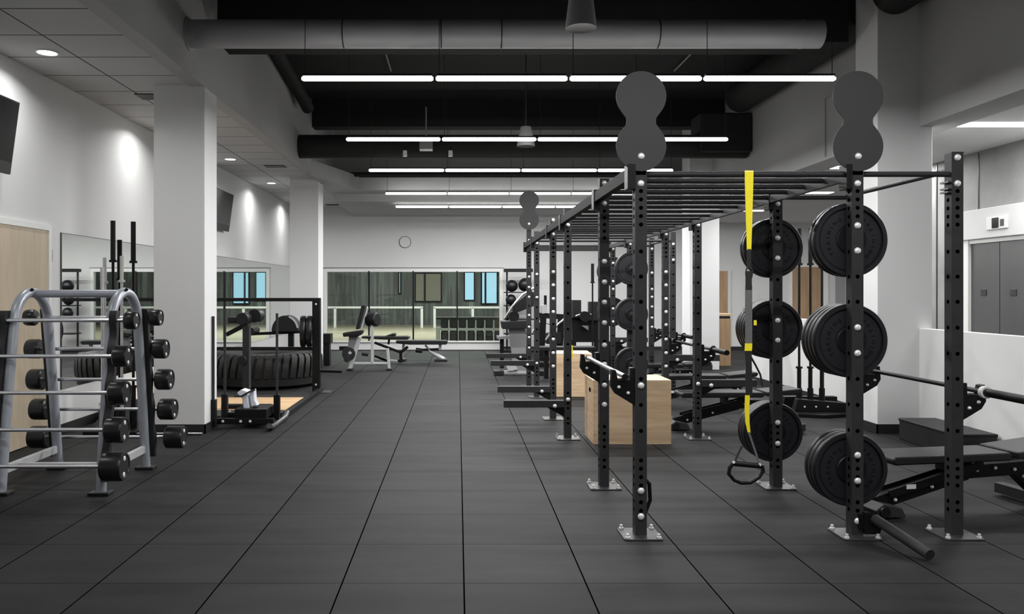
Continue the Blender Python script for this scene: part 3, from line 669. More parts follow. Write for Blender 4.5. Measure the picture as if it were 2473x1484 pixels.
# ------------------------------------------------------------------ suspension trainer
def Q(px, py, Y=4.70): return P(px, py, Y)
t = thing('suspension_trainer', 'yellow and black suspension strap with foot cradle hanging from the front crossbar', 'strap', Q(1809, 415))
oo = tuple(Q(1809, 415))
B(oo).strap([Q(1809, 416, 4.745), Q(1809, 413, 4.72), Q(1809, 416, 4.692), Q(1809, 470, 4.695), Q(1809, 540, 4.70), Q(1809, 604, 4.70)], [.052, .052, .052, .046, .036, .026], .004).build('anchor_strap', 'yellow', t)
B(oo).strap([Q(1809, 416, 4.745), Q(1809, 500, 4.735), Q(1809, 604, 4.71)], [.05, .04, .024], .004).build('anchor_strap', 'yellow', t)
B(oo).strap([Q(1809, 602), Q(1809, 650)], [.022, .024], .006).build('joining_strap', 'blackweb', t)
B(oo).tube([Q(1809 + 8 * math.cos(a), 660 + 17 * math.sin(a)) for a in [2 * PI * i / 16 for i in range(16)]], .004, 8, closed=True).build('carabiner', 'steel', t)
B(oo).strap([Q(1808, 655), Q(1808, 700)], .036, .008).build('equaliser_loop', 'blackweb', t)
B(oo).strap([Q(1808, 690), Q(1808, 830)], .041, .005).build('main_strap', 'greyweb', t)
B(oo).strap([Q(1808, 830, 4.698), Q(1807, 848, 4.698)], .042, .007).build('pull_tab', 'yellow', t)
B(oo).strap([Q(1807, 846), Q(1808, 880), Q(1809, 955)], [.04, .036, .04], .006).build('lower_strap', 'blackweb', t)
B(oo).tube([Q(1812, 860, 4.72), Q(1826, 885, 4.72), Q(1836, 905, 4.72), Q(1842, 935, 4.72)], .006, 8).build('loose_strap', 'blackweb', t)
B(oo).box(Q(1820, 0).x, Q(1826, 0).x, 4.69, 4.70, Q(0, 786).z, Q(0, 774).z).build('cam_buckle', 'yellow', t)
B(oo).strap([Q(1805, 955), Q(1804, 990), Q(1805, 1020), Q(1809, 1046)], [.027, .028, .024, .016], .005).build('foot_loop', 'yellow', t)
B(oo).strap([Q(1808, 1044), Q(1822, 1085), Q(1836, 1128)], .012, .006).build('cradle_cord', 'greyweb', t)
B(oo).strap([Q(1792, 1078, 4.73), Q(1782, 1098, 4.72), Q(1773, 1120)], .016, .006).build('cradle_cord', 'blackweb', t)
B(oo).cyl(Q(1774, 1120), Q(1838, 1126), .017, seg=14).build('grip', 'rubber', t)
B(oo).tube([Q(1772, 1118), Q(1762, 1131), Q(1760, 1145), Q(1773, 1160), Q(1790, 1167), Q(1812, 1166), Q(1832, 1154), Q(1843, 1138), Q(1840, 1124)], .012, 10).build('foot_cradle', 'rubber', t)
for p in ((1772, 1117), (1835, 1123)): B(oo).cyl(Q(*p, 4.685), Q(*p, 4.695), .009, seg=10).build('rivet', 'chrome', t)

# ------------------------------------------------------------------ benches
def bench(lb, loc, rz, grp='adjustable benches inside the rig'):
    t = thing('weight_bench', lb, 'bench', loc, rz, grp)
    B().prism([(-.02, .345), (.82, .345), (.84, .36), (.84, .385), (.82, .40), (-.02, .40), (-.04, .385), (-.04, .36)], 'xz', -.14, .14).build('back_pad', 'pad', t, bevel=.012)
    B().prism([(.86, .36), (1.22, .385), (1.24, .42), (1.22, .44), (.86, .405)], 'xz', -.16, .16).build('seat_pad', 'pad', t, bevel=.012)
    B().beam((-.08, 0, .075), (.60, 0, .25), .06, .09, (0, 0, 1)).build('spine', 'steel_dk', t, bevel=.004)
    B().beam((.57, 0, .255), (1.08, 0, .27), .065, .085).build('spine', 'steel_dk', t, bevel=.004)
    B().beam((0.0, .05, .14), (.70, .05, .31), .012, .05).beam((0.0, -.05, .14), (.70, -.05, .31), .012, .05).build('ladder_plate', 'steel_dk', t)
    B().beam((.98, 0, .25), (1.16, 0, .09), .07, .07).build('rear_leg', 'steel_dk', t, bevel=.004)
    B().box(1.12, 1.20, -.30, .30, .02, .09).build('rear_foot', 'steel', t, bevel=.004)
    B().prism([(-.14, 0.01), (.06, 0.01), (.03, .07), (-.1, .10), (-.16, .06)], 'xz', -.13, .13).build('front_foot', 'steel', t, bevel=.006)
    B().cyl((-.1, -.145, .05), (-.1, .145, .05), .035, seg=16).build('wheel', 'rubber', t)
    B().box(.44, .48, -.07, .07, .27, .345).build('pivot', 'steel', t)
    B().box(.12, .19, -.0575, -.056, .17, .2).build('sticker', 'white', t)
    for x, z in ((.05, .10), (.32, .175), (.66, .27), (.80, .28), (.95, .265), (1.02, .215), (1.10, .145)):
        b = B().lathe([(0, -.01), (.010, -.008), (.013, 0), (0, 0)], (x, -.034 - .006, z), (0, 1, 0), 12); b.build('bolt', 'chrome', t)
    return t
def place_bench(src, lb, loc, rz):
    o = copy_tree(src); o.location = loc; o.rotation_euler = (0, 0, rz); o['label'] = lb; return o
b0 = bench('black padded weight bench between the near right and outer rig posts', (2.80, 5.17, 0), .17)
place_bench(b0, 'black padded weight bench beside the wooden box, behind the hanging strap', (2.38, 8.38, 0), .03)
place_bench(b0, 'black padded weight bench behind the fourth right rig post', (2.56, 10.05, 0), .05)
place_bench(b0, 'farthest black padded weight bench inside the rig', (2.46, 11.6, 0), .0)

# ------------------------------------------------------------------ plyo boxes
def plyo(lb, cx, cy, w, dd, h, rz):
    t = thing('plyo_box', lb, 'plyometric box', (cx, cy, 0), rz)
    B().box(-w / 2, w / 2, -dd / 2, dd / 2, 0, h).build('box_shell', 'ply', t, bevel=.003)
    # hand hole on the left side
    pts = [(.03 * math.cos(a) * (1 if abs(math.cos(a)) < .3 else 1) , .0 + .014 * math.sin(a)) for a in [2 * PI * i / 16 for i in range(16)]]
    B().prism([(-.06 + u * 1.7, h - .115 + v * 1.7) for u, v in pts], 'yz', -w / 2 - .0012, -w / 2 + .001).build('hand_hole', 'hole', t)
    for z in (.1, .3, .5): B().cyl((-w / 2 + .012, -dd / 2 - .001, z), (-w / 2 + .012, -dd / 2, z), .0035, seg=8).build('screw', 'steel_btn', t)
    return t
plyo('light plywood jump box between the second and third left rig posts', 1.665, 7.77, .745, .51, .615, 0)
plyo('light plywood jump box further back near the fourth left rig post', 1.60, 11.22, .55, .60, .60, -.05)

# ------------------------------------------------------------------ fixed barbell rack
RX0, RX1, RYc = -3.29, -2.57, 6.07
t = thing('barbell_rack', 'silver arched rack holding fixed barbells beside the wooden door', 'barbell rack', (-2.93, RYc, 0))
oo = (-2.93, RYc, 0)
for x in (RX0, RX1):
    pts = []
    for s in (-1, 1):
        leg = [(x, RYc + s * .41, 0.01), (x, RYc + s * .335, .6), (x, RYc + s * .255, 1.15)]
        arc = [(x, RYc + s * .245 * math.cos(a), 1.20 + .255 * math.sin(a)) for a in [PI / 2 * i / 8 for i in range(0, 9)]]
        seq = leg + arc
        pts = seq if s == -1 else pts + seq[::-1][1:]
    B(oo).tube(pts, .037, 18, rx=(1, 0, 0)).build('arch_frame', 'silver', t)
    B(oo).beam((x, RYc - .39, .17), (x, RYc + .39, .17), .035, .06).build('lower_brace', 'lightsilver', t, bevel=.003)
    for s in (-1, 1):
        B(oo).box(x - .075, x + .075, RYc + s * .41 - .05, RYc + s * .41 + .05, 0, .022).build('foot', 'plastic', t, bevel=.004)
        # wavy black cradle strip down the leg
        poly_o, poly_i = [], []
        for i in range(61):
            z = .10 + i * (1.22) / 60
            yl = .41 - .175 * (z / 1.3) + .02
            bump = .030 * (0.5 + 0.5 * math.cos(2 * PI * (z - .23 - .03) / .254))
            poly_o.append((RYc + s * (yl + .035 + bump), z)); poly_i.append((RYc + s * (yl + .0), z))
        poly = poly_o + poly_i[::-1]
        xo = x + (.045 if x == RX1 else -.045)
        B(oo).prism(poly, 'yz', xo - .026, xo + .026).build('bar_cradle', 'plastic', t)
B(oo).cyl((RX0, RYc, 1.445), (RX1, RYc, 1.445), .030, seg=18).build('top_tube', 'silver', t)
B(oo).cyl((RX0, RYc - .2, .17), (RX1, RYc - .2, .17), .018, seg=14).build('cross_tube', 'lightsilver', t)
for x in (RX0, RX1): B(oo).cyl((x + .03, RYc - .06, 1.48), (x + .045, RYc - .06, 1.47), .012, seg=10).build('cap_bolt', 'steel_dk', t)
tiers = [1.25, .992, .735, .480, .235]
names = ['top', 'second', 'third', 'fourth', 'bottom']
for s, Ys, Rs in ((-1, [5.77, 5.70, 5.635, 5.575, 5.51], [.068, .078, .086, .092, .101]), (1, [6.37, 6.44, 6.50, 6.56, 6.63], [.066, .080, .086, .088, .094])):
    for i, (z, y, r) in enumerate(zip(tiers, Ys, Rs)):
        L = [.085, .105, .12, .13, .155][i]
        xm = -2.95 + (0 if s == 1 else [.05, 0, .0, .0, .0][i])
        tb = thing('fixed_barbell', f'fixed straight barbell with round black ends on the {names[i]} tier, ' + ('wall side' if s == 1 else 'aisle side') + ' of the rack', 'barbell', (xm, y, z), group='fixed barbells on the silver rack')
        ob = (xm, y, z); hs = .462 if i < 4 or s == -1 else .49
        B(ob).cyl((xm - hs, y, z), (xm + hs, y, z), .0145, seg=14).build('shaft', 'bar', tb)
        for sg in (-1, 1):
            x0 = xm + sg * hs
            prof = [(0, 0), (r * .45, 0), (r * .88, .004), (r, .015), (r, L - .015), (r * .93, L), (r * .8, L), (r * .78, L - .004), (0, L - .004)]
            hd = B(ob).lathe(prof, (x0, y, z), (sg, 0, 0), 36).build('weight_head', 'head', tb)
            for q in (.5, -.5): B(ob).lathe([(0, .004), (r * .15, .003), (r * .18, 0)], (x0 + sg * (L - .004), y + r * .1 * q, z + r * .55 * (1 if q > 0 else -1)), (sg, 0, 0), 10).build('end_bolt', 'chrome', hd)

# ------------------------------------------------------------------ vertical bar holders
def vbar(x, y, z0, H, lb, m='steel_dk', rs=.025, sl=.42, grp=None, ms=None):
    t = thing('standing_barbell', lb, 'barbell', (x, y, z0), group=grp); oo = (x, y, z0); ms = ms or m
    B(oo).cyl((x, y, z0 + sl), (x, y, z0 + H - sl), .0145, seg=12).build('shaft', m, t)
    for a, c in ((z0, z0 + sl), (z0 + H - sl, z0 + H)): B(oo).cyl((x, y, a), (x, y, c), rs, seg=16).build('sleeve', ms, t)
    for a in (z0 + sl, z0 + H - sl): B(oo).cyl((x, y, a - .012), (x, y, a + .012), rs + .014, seg=16).build('collar', ms, t)
    return t
G = 'barbells standing in the left holder'
lp = [(273, 8.2, 2.20, 'steel_dk', 'tall black barbell standing in the holder by the mirror, nearest the door'),
      (322, 8.2, 2.19, 'steel_dk', 'tall black barbell standing in the holder by the mirror, nearest the column'),
      (289, 8.34, 2.01, 'steel_dk', 'shorter black barbell standing in the holder by the mirror'),
      (253, 8.32, 1.82, 'lightsilver', 'silver barbell in the mirror side holder with grey upper sleeve'),
      (294, 8.14, 1.83, 'ledge', 'silver barbell in the mirror side holder with cream upper sleeve'),
      (247, 8.05, 1.71, 'lightsilver', 'shortest silver barbell standing in the holder by the mirror')]
for px, y, zt, m, lb in lp:
    x = (px - VX) * y / F
    if 'tall' in lb or 'shorter black' in lb: vbar(x, y, .05, zt - .05, lb, m)
    else: vbar(x, y, .05, zt - .05, lb, 'bar', .019, .26, None, m)
t = thing('bar_holder', 'low black holder with upright sockets for barbells beside the mirror', 'bar holder', (-3.53, 8.2, 0))
oo = (-3.53, 8.2, 0)
B(oo).box(-3.80, -3.26, 7.96, 8.42, 0.0, .04).build('base', 'steel_dk', t, bevel=.006)
for px, y, *_ in lp:
    x = (px - VX) * y / F
    B(oo).lathe([(.031, .04), (.031, .24), (.036, .24), (.036, .04)], (x, y, 0), (0, 0, 1), 18).build('socket', 'steel_dk', t)
RBx = [(1930, 'left of three beside the low white wall'), (1957, 'middle of three beside the low white wall'), (1985, 'right of three beside the low white wall')]
for px, w in RBx:
    y = 9.45; x = (px - VX) * y / F
    vbar(x, y, .12, 2.10 if px != 1985 else 2.06, f'black barbell standing upright in a holder, {w}', 'steel_dk', .024, .43, 'barbells standing in the right holder')
t = thing('bar_holder', 'low black angular holder with three barbells beside the low white wall', 'bar holder', (4.3, 9.5, 0)); oo = (4.3, 9.5, 0)
B(oo).prism([(3.96, 9.15), (4.22, 9.05), (4.70, 9.2), (4.66, 9.75), (4.0, 9.8)], 'xy', 0, .04).build('base', 'steel_dk', t, bevel=.006)
B(oo).prism([(3.98, .04), (4.62, .04), (4.60, .14), (4.02, .19)], 'xz', 9.30, 9.40).build('side_plate', 'steel_dk', t, bevel=.006)
B(oo).prism([(3.98, .04), (4.66, .04), (4.66, .17), (4.02, .17)], 'xz', 9.66, 9.76).build('side_plate', 'steel_dk', t, bevel=.006)
for px, w in RBx:
    x = (px - VX) * 9.45 / F
    B(oo).lathe([(.027, .04), (.027, .30), (.034, .30), (.034, .04)], (x, 9.45, 0), (0, 0, 1), 18).build('socket', 'steel_dk', t)
    B(oo).cyl((x, 9.296, .10), (x, 9.30, .10), .012, seg=10).build('bolt', 'chrome', t)

# riser / aerobic step
t = thing('step_platform', 'low black rubber covered step against the low white wall', 'step', (4.52, 7.3, 0)); oo = (4.52, 7.3, 0)
B(oo).box(4.36, 4.72, 6.88, 7.78, 0, .20).build('body', 'plastic', t, bevel=.01)
B(oo).box(4.355, 4.725, 6.875, 7.785, .185, .212).build('top_mat', 'pad', t, bevel=.008)
tag(B((-3.75, 8.9, 0)).prism([(8.48, 0), (9.1, 0), (9.1, .19), (9.0, .22)], 'yz', -3.95, -3.4).build('wedge_ramp', 'pad', bevel=.006), 'low black wedge on the floor behind the standing barbells', 'ramp')
tag(B((-2.8, 7.98, 0)).cyl((-3.4, 8.0, .016), (-2.60, 8.0, .016), .012, seg=12).build('loose_bar', 'bar'), 'thin polished bar lying on the floor at the foot of the near column', 'bar')

# ------------------------------------------------------------------ low rack, platform, tyre behind near column
t = thing('lifting_platform', 'wooden lifting platform with black rubber border beyond the near column', 'platform', (-3.0, 10.1, 0)); oo = (-3.0, 10.1, 0)
B(oo).box(-4.05, -2.035, 9.12, 11.325, 0, .018).build('rubber_border', 'base', t)
B(oo).box(-4.0, -2.10, 9.57, 10.71, .018, .022).build('wood_inlay', 'platform', t)
t = thing('low_storage_rack', 'low black steel frame with top bar and floor rail beside the lifting platform', 'rack', (-2.04, 11.4, 0)); oo = (-2.04, 11.4, 0)
B(oo).box(-2.10, -1.99, 11.33, 11.45, .01, 1.37).build('post', 'steel_dk', t, bevel=.004)
B(oo).box(-4.03, -3.96, 11.35, 11.43, .01, 1.37).build('post', 'steel_dk', t, bevel=.004)
B(oo).box(-3.96, -2.10, 11.36, 11.41, 1.32, 1.37).build('top_bar', 'steel_dk', t, bevel=.004)
B(oo).box(-3.96, -2.10, 11.36, 11.42, .61, .66).build('middle_bar', 'steel_dk', t, bevel=.004)
B(oo).box(-2.03, -1.97, 9.12, 11.5, .0, .065).build('floor_rail', 'steel_dk', t, bevel=.004)
B(oo).box(-2.12, -1.84, 11.28, 11.55, .0, .010).build('base_plate', 'zinc', t)
B(oo).cyl((-2.0, 11.4, .32), (-1.7, 11.5, .30), .03, seg=12).build('side_peg', 'steel_dk', t)
for z in (1.28, .12): B(oo).lathe([(0, -.01), (.012, -.008), (.015, 0)], (-2.045, 11.33, z), (0, 1, 0), 12).build('bolt', 'chrome', t)
# bumper plate standing on the middle bar, seen from its edge
c = (-2.22, 11.4, .86)
for i, (xx, lb) in enumerate(((-2.15, 'thick black bumper plate standing on the low frame bar, next to its post'), (-2.24, 'thick black bumper plate leaning on the low frame bar, further from its post'))):
    o = copy_tree(proto_plain); o.location = (xx, 11.39, .662 + .225); o.rotation_euler = (0, 0, PI / 2 + .12); o['label'] = lb; o['group'] = 'plates on the low frame'; o.scale = (1, 1.6, 1)

# tractor tyre lying flat
def tyre(cx, cy, R, H, lb):
    t = thing('tractor_tyre', lb, 'tyre', (cx, cy, 0)); oo = (cx, cy, 0)
    prof = [(R * .52, .06), (R * .62, .0), (R * .86, .0), (R * .95, .05), (R * .965, H * .5), (R * .95, H - .05), (R * .86, H), (R * .62, H), (R * .52, H - .06), (R * .52, .06)]
    body = B(oo).lathe(prof, (cx, cy, 0), (0, 0, 1), 64).build('casing', 'tyre', t)
    n = 42
    for i in range(n):
        a0 = 2 * PI * i / n; b = B(oo); rows_ = []
        for zz, rr, sh in ((.17, R * .99, .0), (.30, R, .02), (H - .07, R * .985, .05), (H - .01, R * .93, .07), (H + .008, R * .82, .09)):
            for depth in (0, .03):
                for da in (-.052, .052):
                    ang = a0 + sh + da; r2 = rr - depth if zz < H - .02 else rr; z2 = zz if zz < H - .02 else zz - depth
                    rows_.append((cx + r2 * math.cos(ang), cy + r2 * math.sin(ang), z2))
        fs = []
        for q in range(4):
            o_ = q * 4; fs += [(o_, o_ + 1, o_ + 5, o_ + 4), (o_ + 2, o_ + 6, o_ + 7, o_ + 3), (o_, o_ + 4, o_ + 6, o_ + 2), (o_ + 1, o_ + 3, o_ + 7, o_ + 5)]
        fs += [(0, 2, 3, 1), (16, 17, 19, 18)]
        b.face(rows_, fs); b.build('tread_lug', 'tyre', t)
tyre(-3.02, 12.44, .88, .52, 'large black tractor tyre lying flat behind the low frame')

# back extension bench behind the tyre, with half moon pad
X0, Y0 = -3.02, 13.75
t = thing('back_extension_bench', 'back extension bench with half moon black pad behind the tractor tyre', 'exercise bench', (X0, Y0, 0)); oo = (X0, Y0, 0)
B(oo).box(-3.3, -2.5, Y0 - .05, Y0 + .05, 0, .06).build('base_bar', 'steel_dk', t)
B(oo).box(X0 + .06, X0 + .15, Y0 - .045, Y0 + .045, .06, .78).build('post', 'steel_dk', t)
pp = [(X0 - .2 + .0, .76), (X0 + .26, .76)] + [(X0 + .03 + .235 * math.cos(a), .78 + .27 * math.sin(a)) for a in [PI * i / 14 for i in range(15)]]
B(oo).prism(pp[0:2] + pp[2:], 'xz', Y0 - .16, Y0 + .16).build('half_moon_pad', 'pad', t, bevel=.02)
B(oo).prism([(X0 + .03 + .24 * math.cos(a), .78 + .275 * math.sin(a)) for a in [math.radians(12 + 60 * i / 8) for i in range(9)]] + [(X0 + .03 + .21 * math.cos(a), .78 + .245 * math.sin(a)) for a in [math.radians(72 - 60 * i / 8) for i in range(9)]], 'xz', Y0 - .165, Y0 - .155).build('pad_stripe', 'lightsilver', t)
B(oo).beam((X0 - .6, Y0, .72), (X0 + .3, Y0, .76), .06, .05).build('carriage_rail', 'steel_dk', t)
B(oo).cyl((X0 - .55, Y0 - .2, .78), (X0 - .55, Y0 + .2, .78), .06, seg=16).build('ankle_roller', 'pad', t)
# roller stand between platform and sled
p = P(596, 990, 9.7); X1, Y1 = p.x, 9.7
t = thing('roller_stand', 'tall black post with padded rollers on top, standing between frame and push sled', 'exercise stand', (X1, Y1, 0)); oo = (X1, Y1, 0)
B(oo).box(X1 - .04, X1 + .04, Y1 - .05, Y1 + .05, .02, 1.05).build('post', 'steel', t, bevel=.004)
B(oo).box(X1 - .3, X1 + .3, Y1 - .06, Y1 + .06, .018, .07).build('base_bar', 'steel_dk', t, bevel=.004)
B(oo).cyl((X1 - .02, Y1 - .15, 1.13), (X1 - .02, Y1 + .1, 1.13), .075, seg=24).build('roller', 'pad', t, bevel=.01)
B(oo).cyl((X1 + .07, Y1 + .08, 1.16), (X1 + .07, Y1 + .28, 1.16), .085, seg=24).build('roller', 'pad', t, bevel=.01)
B(oo).box(X1 - .23, X1 - .03, Y1 - .03, Y1 + .03, 1.07, 1.15).build('side_pad', 'pad', t, bevel=.015)
B(oo).beam((X1 - .25, Y1, .93), (X1, Y1, 1.06), .05, .05).build('brace', 'steel_dk', t)
B(oo).cyl((X1 - .04, Y1 - .1, .62), (X1 - .04, Y1 + .1, .62), .06, seg=20).build('lower_roller', 'pad', t, bevel=.01)
# push sled
SY = 8.62
xl, xr_ = P(530, 1000, SY).x, P(672, 1000, SY).x
t = thing('push_sled', 'black push sled with upright poles in front of the lifting platform', 'push sled', ((xl + xr_) / 2, SY, 0)); oo = ((xl + xr_) / 2, SY, 0)
for x in (xl - .03, xr_):
    B(oo).tube([(x, SY - .42, .06), (x, SY - .34, .03), (x, SY - .1, .025), (x, SY + .35, .03), (x, SY + .45, .07)], .030, 12).build('skid', 'zinc', t)
for y in (SY - .2, SY + .2): B(oo).box(xl - .03, xr_, y - .03, y + .03, .045, .105).build('cross_beam', 'steel_dk', t, bevel=.004)
B(oo).box(xl + .22, xr_ - .08, SY - .2, SY + .2, .10, .2).build('load_tray', 'steel_dk', t, bevel=.006)
for (px, y, zt) in ((543, SY + .15, 1.26), (669, SY + .1, 1.22), (515, SY - .3, 1.20)):
    x = (px - VX) * y / F
    B(oo).cyl((x, y, .05), (x, y, zt), .0145, seg=12).build('push_pole', 'steel', t)
    B(oo).box(x - .032, x + .032, y - .032, y + .032, .04, .32).build('pole_socket', 'steel_dk', t, bevel=.004)
for px in (538, 581, 604): 
    x = (px - VX) * (SY - .23) / F; B(oo).lathe([(0, -.01), (.012, -.008), (.016, 0)], (x, SY - .231, .075), (0, 1, 0), 12).build('bolt', 'chrome', t)
x = P(594, 995, 8.6).x
t = thing('towel', 'white towel draped over the push sled', 'towel', (x, 8.6, .2)); oo = (x, 8.6, .2)
B(oo).prism([(x - .08, .36), (x - .03, .40), (x + .03, .38), (x + .06, .14), (x + .0, .12), (x - .02, .30), (x - .06, .34)], 'xz', 8.52, 8.68).prism([(x + .05, .37), (x + .10, .40), (x + .11, .28), (x + .14, .22), (x + .07, .21)], 'xz', 8.54, 8.65).build('cloth', 'towel', t, bevel=.01)
B(oo).tube([(x - .1, 8.50, .33), (x - .02, 8.49, .33), (x + .05, 8.51, .37), (x + .12, 8.53, .40)], .010, 8).build('cord_trim', 'blackweb', t)

# ------------------------------------------------------------------ machines in the far middle
Yc = 14.6
def PP(px, py, dy=0): return P(px, py, Yc + dy)
def XZ(a, c): q = PP(a, c); return (q.x, q.z)
t = thing('seated_crunch_machine', 'silver framed seated machine with black pads and weight disc in the far aisle', 'exercise machine', PP(895, 895)); oo = tuple(PP(895, 895))
B(oo).beam(PP(845, 893), PP(868, 815), .09, .075).build('front_leg', 'lightsilver', t, bevel=.01)
B(oo).beam(PP(940, 893), PP(936, 842), .05, .05).build('rear_leg', 'lightsilver', t, bevel=.006)
B(oo).beam(PP(855, 878), PP(938, 878), .05, .04).build('base_tube', 'lightsilver', t, bevel=.006)
B(oo).beam(PP(899, 878), PP(899, 780), .05, .05).build('post', 'lightsilver', t, bevel=.006)
B(oo).prism([XZ(a, c) for a, c in ((843, 812), (866, 812), (860, 850), (840, 850))], 'xz', Yc - .03, Yc + .03).build('shroud', 'panel', t, bevel=.01)
for q, (a, c) in enumerate(((845, 896), (940, 895))): B(oo).box(PP(a - 6, 0).x, PP(a + 7, 0).x, Yc - .1, Yc + .1, 0, .04).build('foot', 'plastic', t, bevel=.01)
B(oo).prism([XZ(a, c) for a, c in ((830, 804), (876, 798), (877, 804), (870, 811), (832, 813))], 'xz', Yc - .17, Yc + .17).build('seat', 'pad', t, bevel=.015)
B(oo).prism([XZ(a, c) for a, c in ((861, 795), (869, 795), (885, 738), (875, 737))], 'xz', Yc - .15, Yc + .15).build('back_pad', 'pad', t, bevel=.015)
B(oo).beam(PP(872, 797), PP(888, 745), .03, .03).build('back_frame', 'lightsilver', t)
B(oo).cyl(PP(888, 772, .1), PP(912, 772, .0), .13, seg=24).build('chest_roller', 'pad', t, bevel=.03)
B(oo).cyl(PP(842, 855, -.10), PP(842, 855, -.04), .125, seg=12).cyl(PP(838, 868, -.12), PP(838, 868, -.06), .06, seg=12).build('weight_disc', 'rubber', t, bevel=.008)
B(oo).prism([XZ(a, c) for a, c in ((842, 852), (847, 847), (852, 852), (847, 856))], 'xz', Yc - .105, Yc - .10).build('disc_logo', 'lightsilver', t)
B(oo).box(PP(818, 0).x, PP(842, 0).x, Yc + .05, Yc + .12, .39 - .02, .44).build('footrest', 'pad', t)
B(oo).cyl(PP(874, 855, .05), PP(889, 857, .05), .035, seg=12).build('foot_roller', 'pad', t)
Yc = 16.0
t = thing('decline_bench', 'black decline bench behind the silver seated machine', 'exercise bench', PP(960, 868)); oo = tuple(PP(960, 868))
B(oo).prism([XZ(a, c) for a, c in ((875, 812), (985, 812), (992, 815), (985, 820), (930, 820), (875, 817))], 'xz', Yc - .15, Yc + .15).build('pad', 'pad', t, bevel=.015)
B(oo).prism([XZ(a, c) for a, c in ((930, 812), (950, 805), (957, 806), (956, 811), (945, 813))], 'xz', Yc - .13, Yc + .13).build('head_pad', 'pad', t, bevel=.015)
B(oo).beam(PP(905, 828), PP(968, 852), .05, .05).build('slope_beam', 'steel_dk', t)
B(oo).beam(PP(968, 852), PP(968, 876), .06, .06).build('front_post', 'steel_dk', t)
B(oo).beam(PP(968, 852), PP(985, 838), .05, .06).build('wheel_arm', 'steel_dk', t)
B(oo).beam(PP(940, 820), PP(938, 832), .04, .04).build('support', 'steel_dk', t)
B(oo).beam(PP(905, 866), PP(960, 872), .05, .03).build('base_tube', 'lightsilver', t)
B(oo).beam(PP(905, 860), PP(935, 872), .05, .05).build('floor_brace', 'steel_dk', t)
Yc = 16.6
t = thing('flat_bench', 'black flat bench on a silver angled foot in front of the court window', 'exercise bench', PP(1030, 868)); oo = tuple(PP(1030, 868))
B(oo).prism([XZ(a, c) for a, c in ((957, 822), (1078, 822), (1082, 826), (1078, 832), (990, 832), (958, 829))], 'xz', Yc - .15, Yc + .15).build('pad', 'pad', t, bevel=.015)
B(oo).tube([PP(1027, 834), PP(1040, 850), PP(1060, 862), PP(1072, 868)], [.02, .03, .05, .045], 12).build('angled_foot', 'lightsilver', t)
B(oo).beam(PP(1010, 846), PP(1060, 844), .05, .05).build('spine', 'steel_dk', t)
B(oo).cyl(PP(1004, 846), PP(1020, 848), .05, seg=12).build('end_roller', 'pad', t)
B(oo).beam(PP(1063, 832), PP(1063, 845), .06, .06).build('post', 'lightsilver', t)
B(oo).box(PP(1050, 0).x, PP(1080, 0).x, Yc - .2, Yc + .2, 0, .05).build('foot_plate', 'plastic', t, bevel=.01)
B(oo).beam(PP(975, 832), PP(970, 870), .05, .05).build('rear_leg', 'lightsilver', t)
B(oo).box(PP(962, 0).x, PP(980, 0).x, Yc - .2, Yc + .2, 0, .05).build('rear_foot', 'plastic', t, bevel=.01)

# cable end box by left of window
p = P(785, 823, 15.6)
tag(B(p).box(p.x - .02, p.x + .10, 15.5, 15.7, 0, .46).box(p.x - .05, p.x + .13, 15.45, 15.75, .44, .63).build('plate_stand', 'steel_dk', bevel=.006), 'small black box on a leg beside the far left column', 'stand')

# ------------------------------------------------------------------ medicine ball tower and machines on the far side
t = thing('ball_rack', 'tall black ball rack against the far wall beside the window', 'ball rack', (1.45, 19.2, 0)); oo = (1.45, 19.2, 0)
for x in (1.20, 1.74): B(oo).box(x - .02, x + .02, 19.27, 19.3, 0, 2.0).build('post', 'steel_dk', t)
B(oo).box(1.12, 1.82, 19.1, 19.3, 1.94, 2.02).build('top_plate', 'steel_dk', t)
for z in (1.45, 1.13, .8, .45): B(oo).box(1.12, 1.82, 18.85, 19.3, z - .02, z + .005).build('shelf', 'steel_dk', t)
B(oo).box(1.05, 1.85, 18.95, 19.4, 0, .05).build('base', 'steel_dk', t)
for i, (x, z, r, lb) in enumerate(((1.30, 1.60, .145, 'black ball on the upper shelf of the ball rack, window side'), (1.28, 1.265, .13, 'black ball on the middle shelf of the ball rack, window side'), (1.62, 1.625, .165, 'larger black ball on the upper shelf of the ball rack, rig side'), (1.30, .945, .13, 'black ball on the lower shelf of the ball rack'))):
    seg = 18; b = B((x, 18.99, z)); b.lathe([(r * math.sin(PI * q / seg) + 1e-5, -r * math.cos(PI * q / seg)) for q in range(seg + 1)], (x, 18.99, z), (0, 0, 1), 28)
    tb = tag(b.build('medicine_ball', 'rubber'), lb, 'ball', 'balls on the ball rack')

def machine(name, lb, Y, parts, cat='exercise machine'):
    """parts: (name, material, kind, pixel points..., size) standing at depth Y"""
    ox = sum(q[3][0][0] for q in parts) / len(parts)
    o0 = P(ox, 700, Y); o0.z = 0
    t = thing(name, lb, cat, o0)
    for nm, m, kind, pts, sz in parts:
        b = B(o0); dz = sz[2] if len(sz) > 2 else 0
        W3 = [P(a, c, Y + dz) for a, c in pts]
        if kind == 'tube': b.tube(W3, sz[0], 12)
        elif kind == 'beam':
            for i in range(len(W3) - 1): b.beam(W3[i], W3[i + 1], sz[0], sz[1])
        elif kind == 'slab': b.prism([(w.x, w.z) for w in W3], 'xz', Y + dz - sz[0] / 2, Y + dz + sz[0] / 2)
        elif kind == 'disc': b.cyl(W3[0] + Vector((0, -sz[1] / 2, 0)), W3[0] + Vector((0, sz[1] / 2, 0)), sz[0], seg=24)
        elif kind == 'roll': b.cyl(W3[0], W3[1], sz[0], seg=16)
        b.build(nm, m, t, bevel=.01 if kind in ('slab', 'beam', 'roll') and m in ('pad',) else 0)
    return t
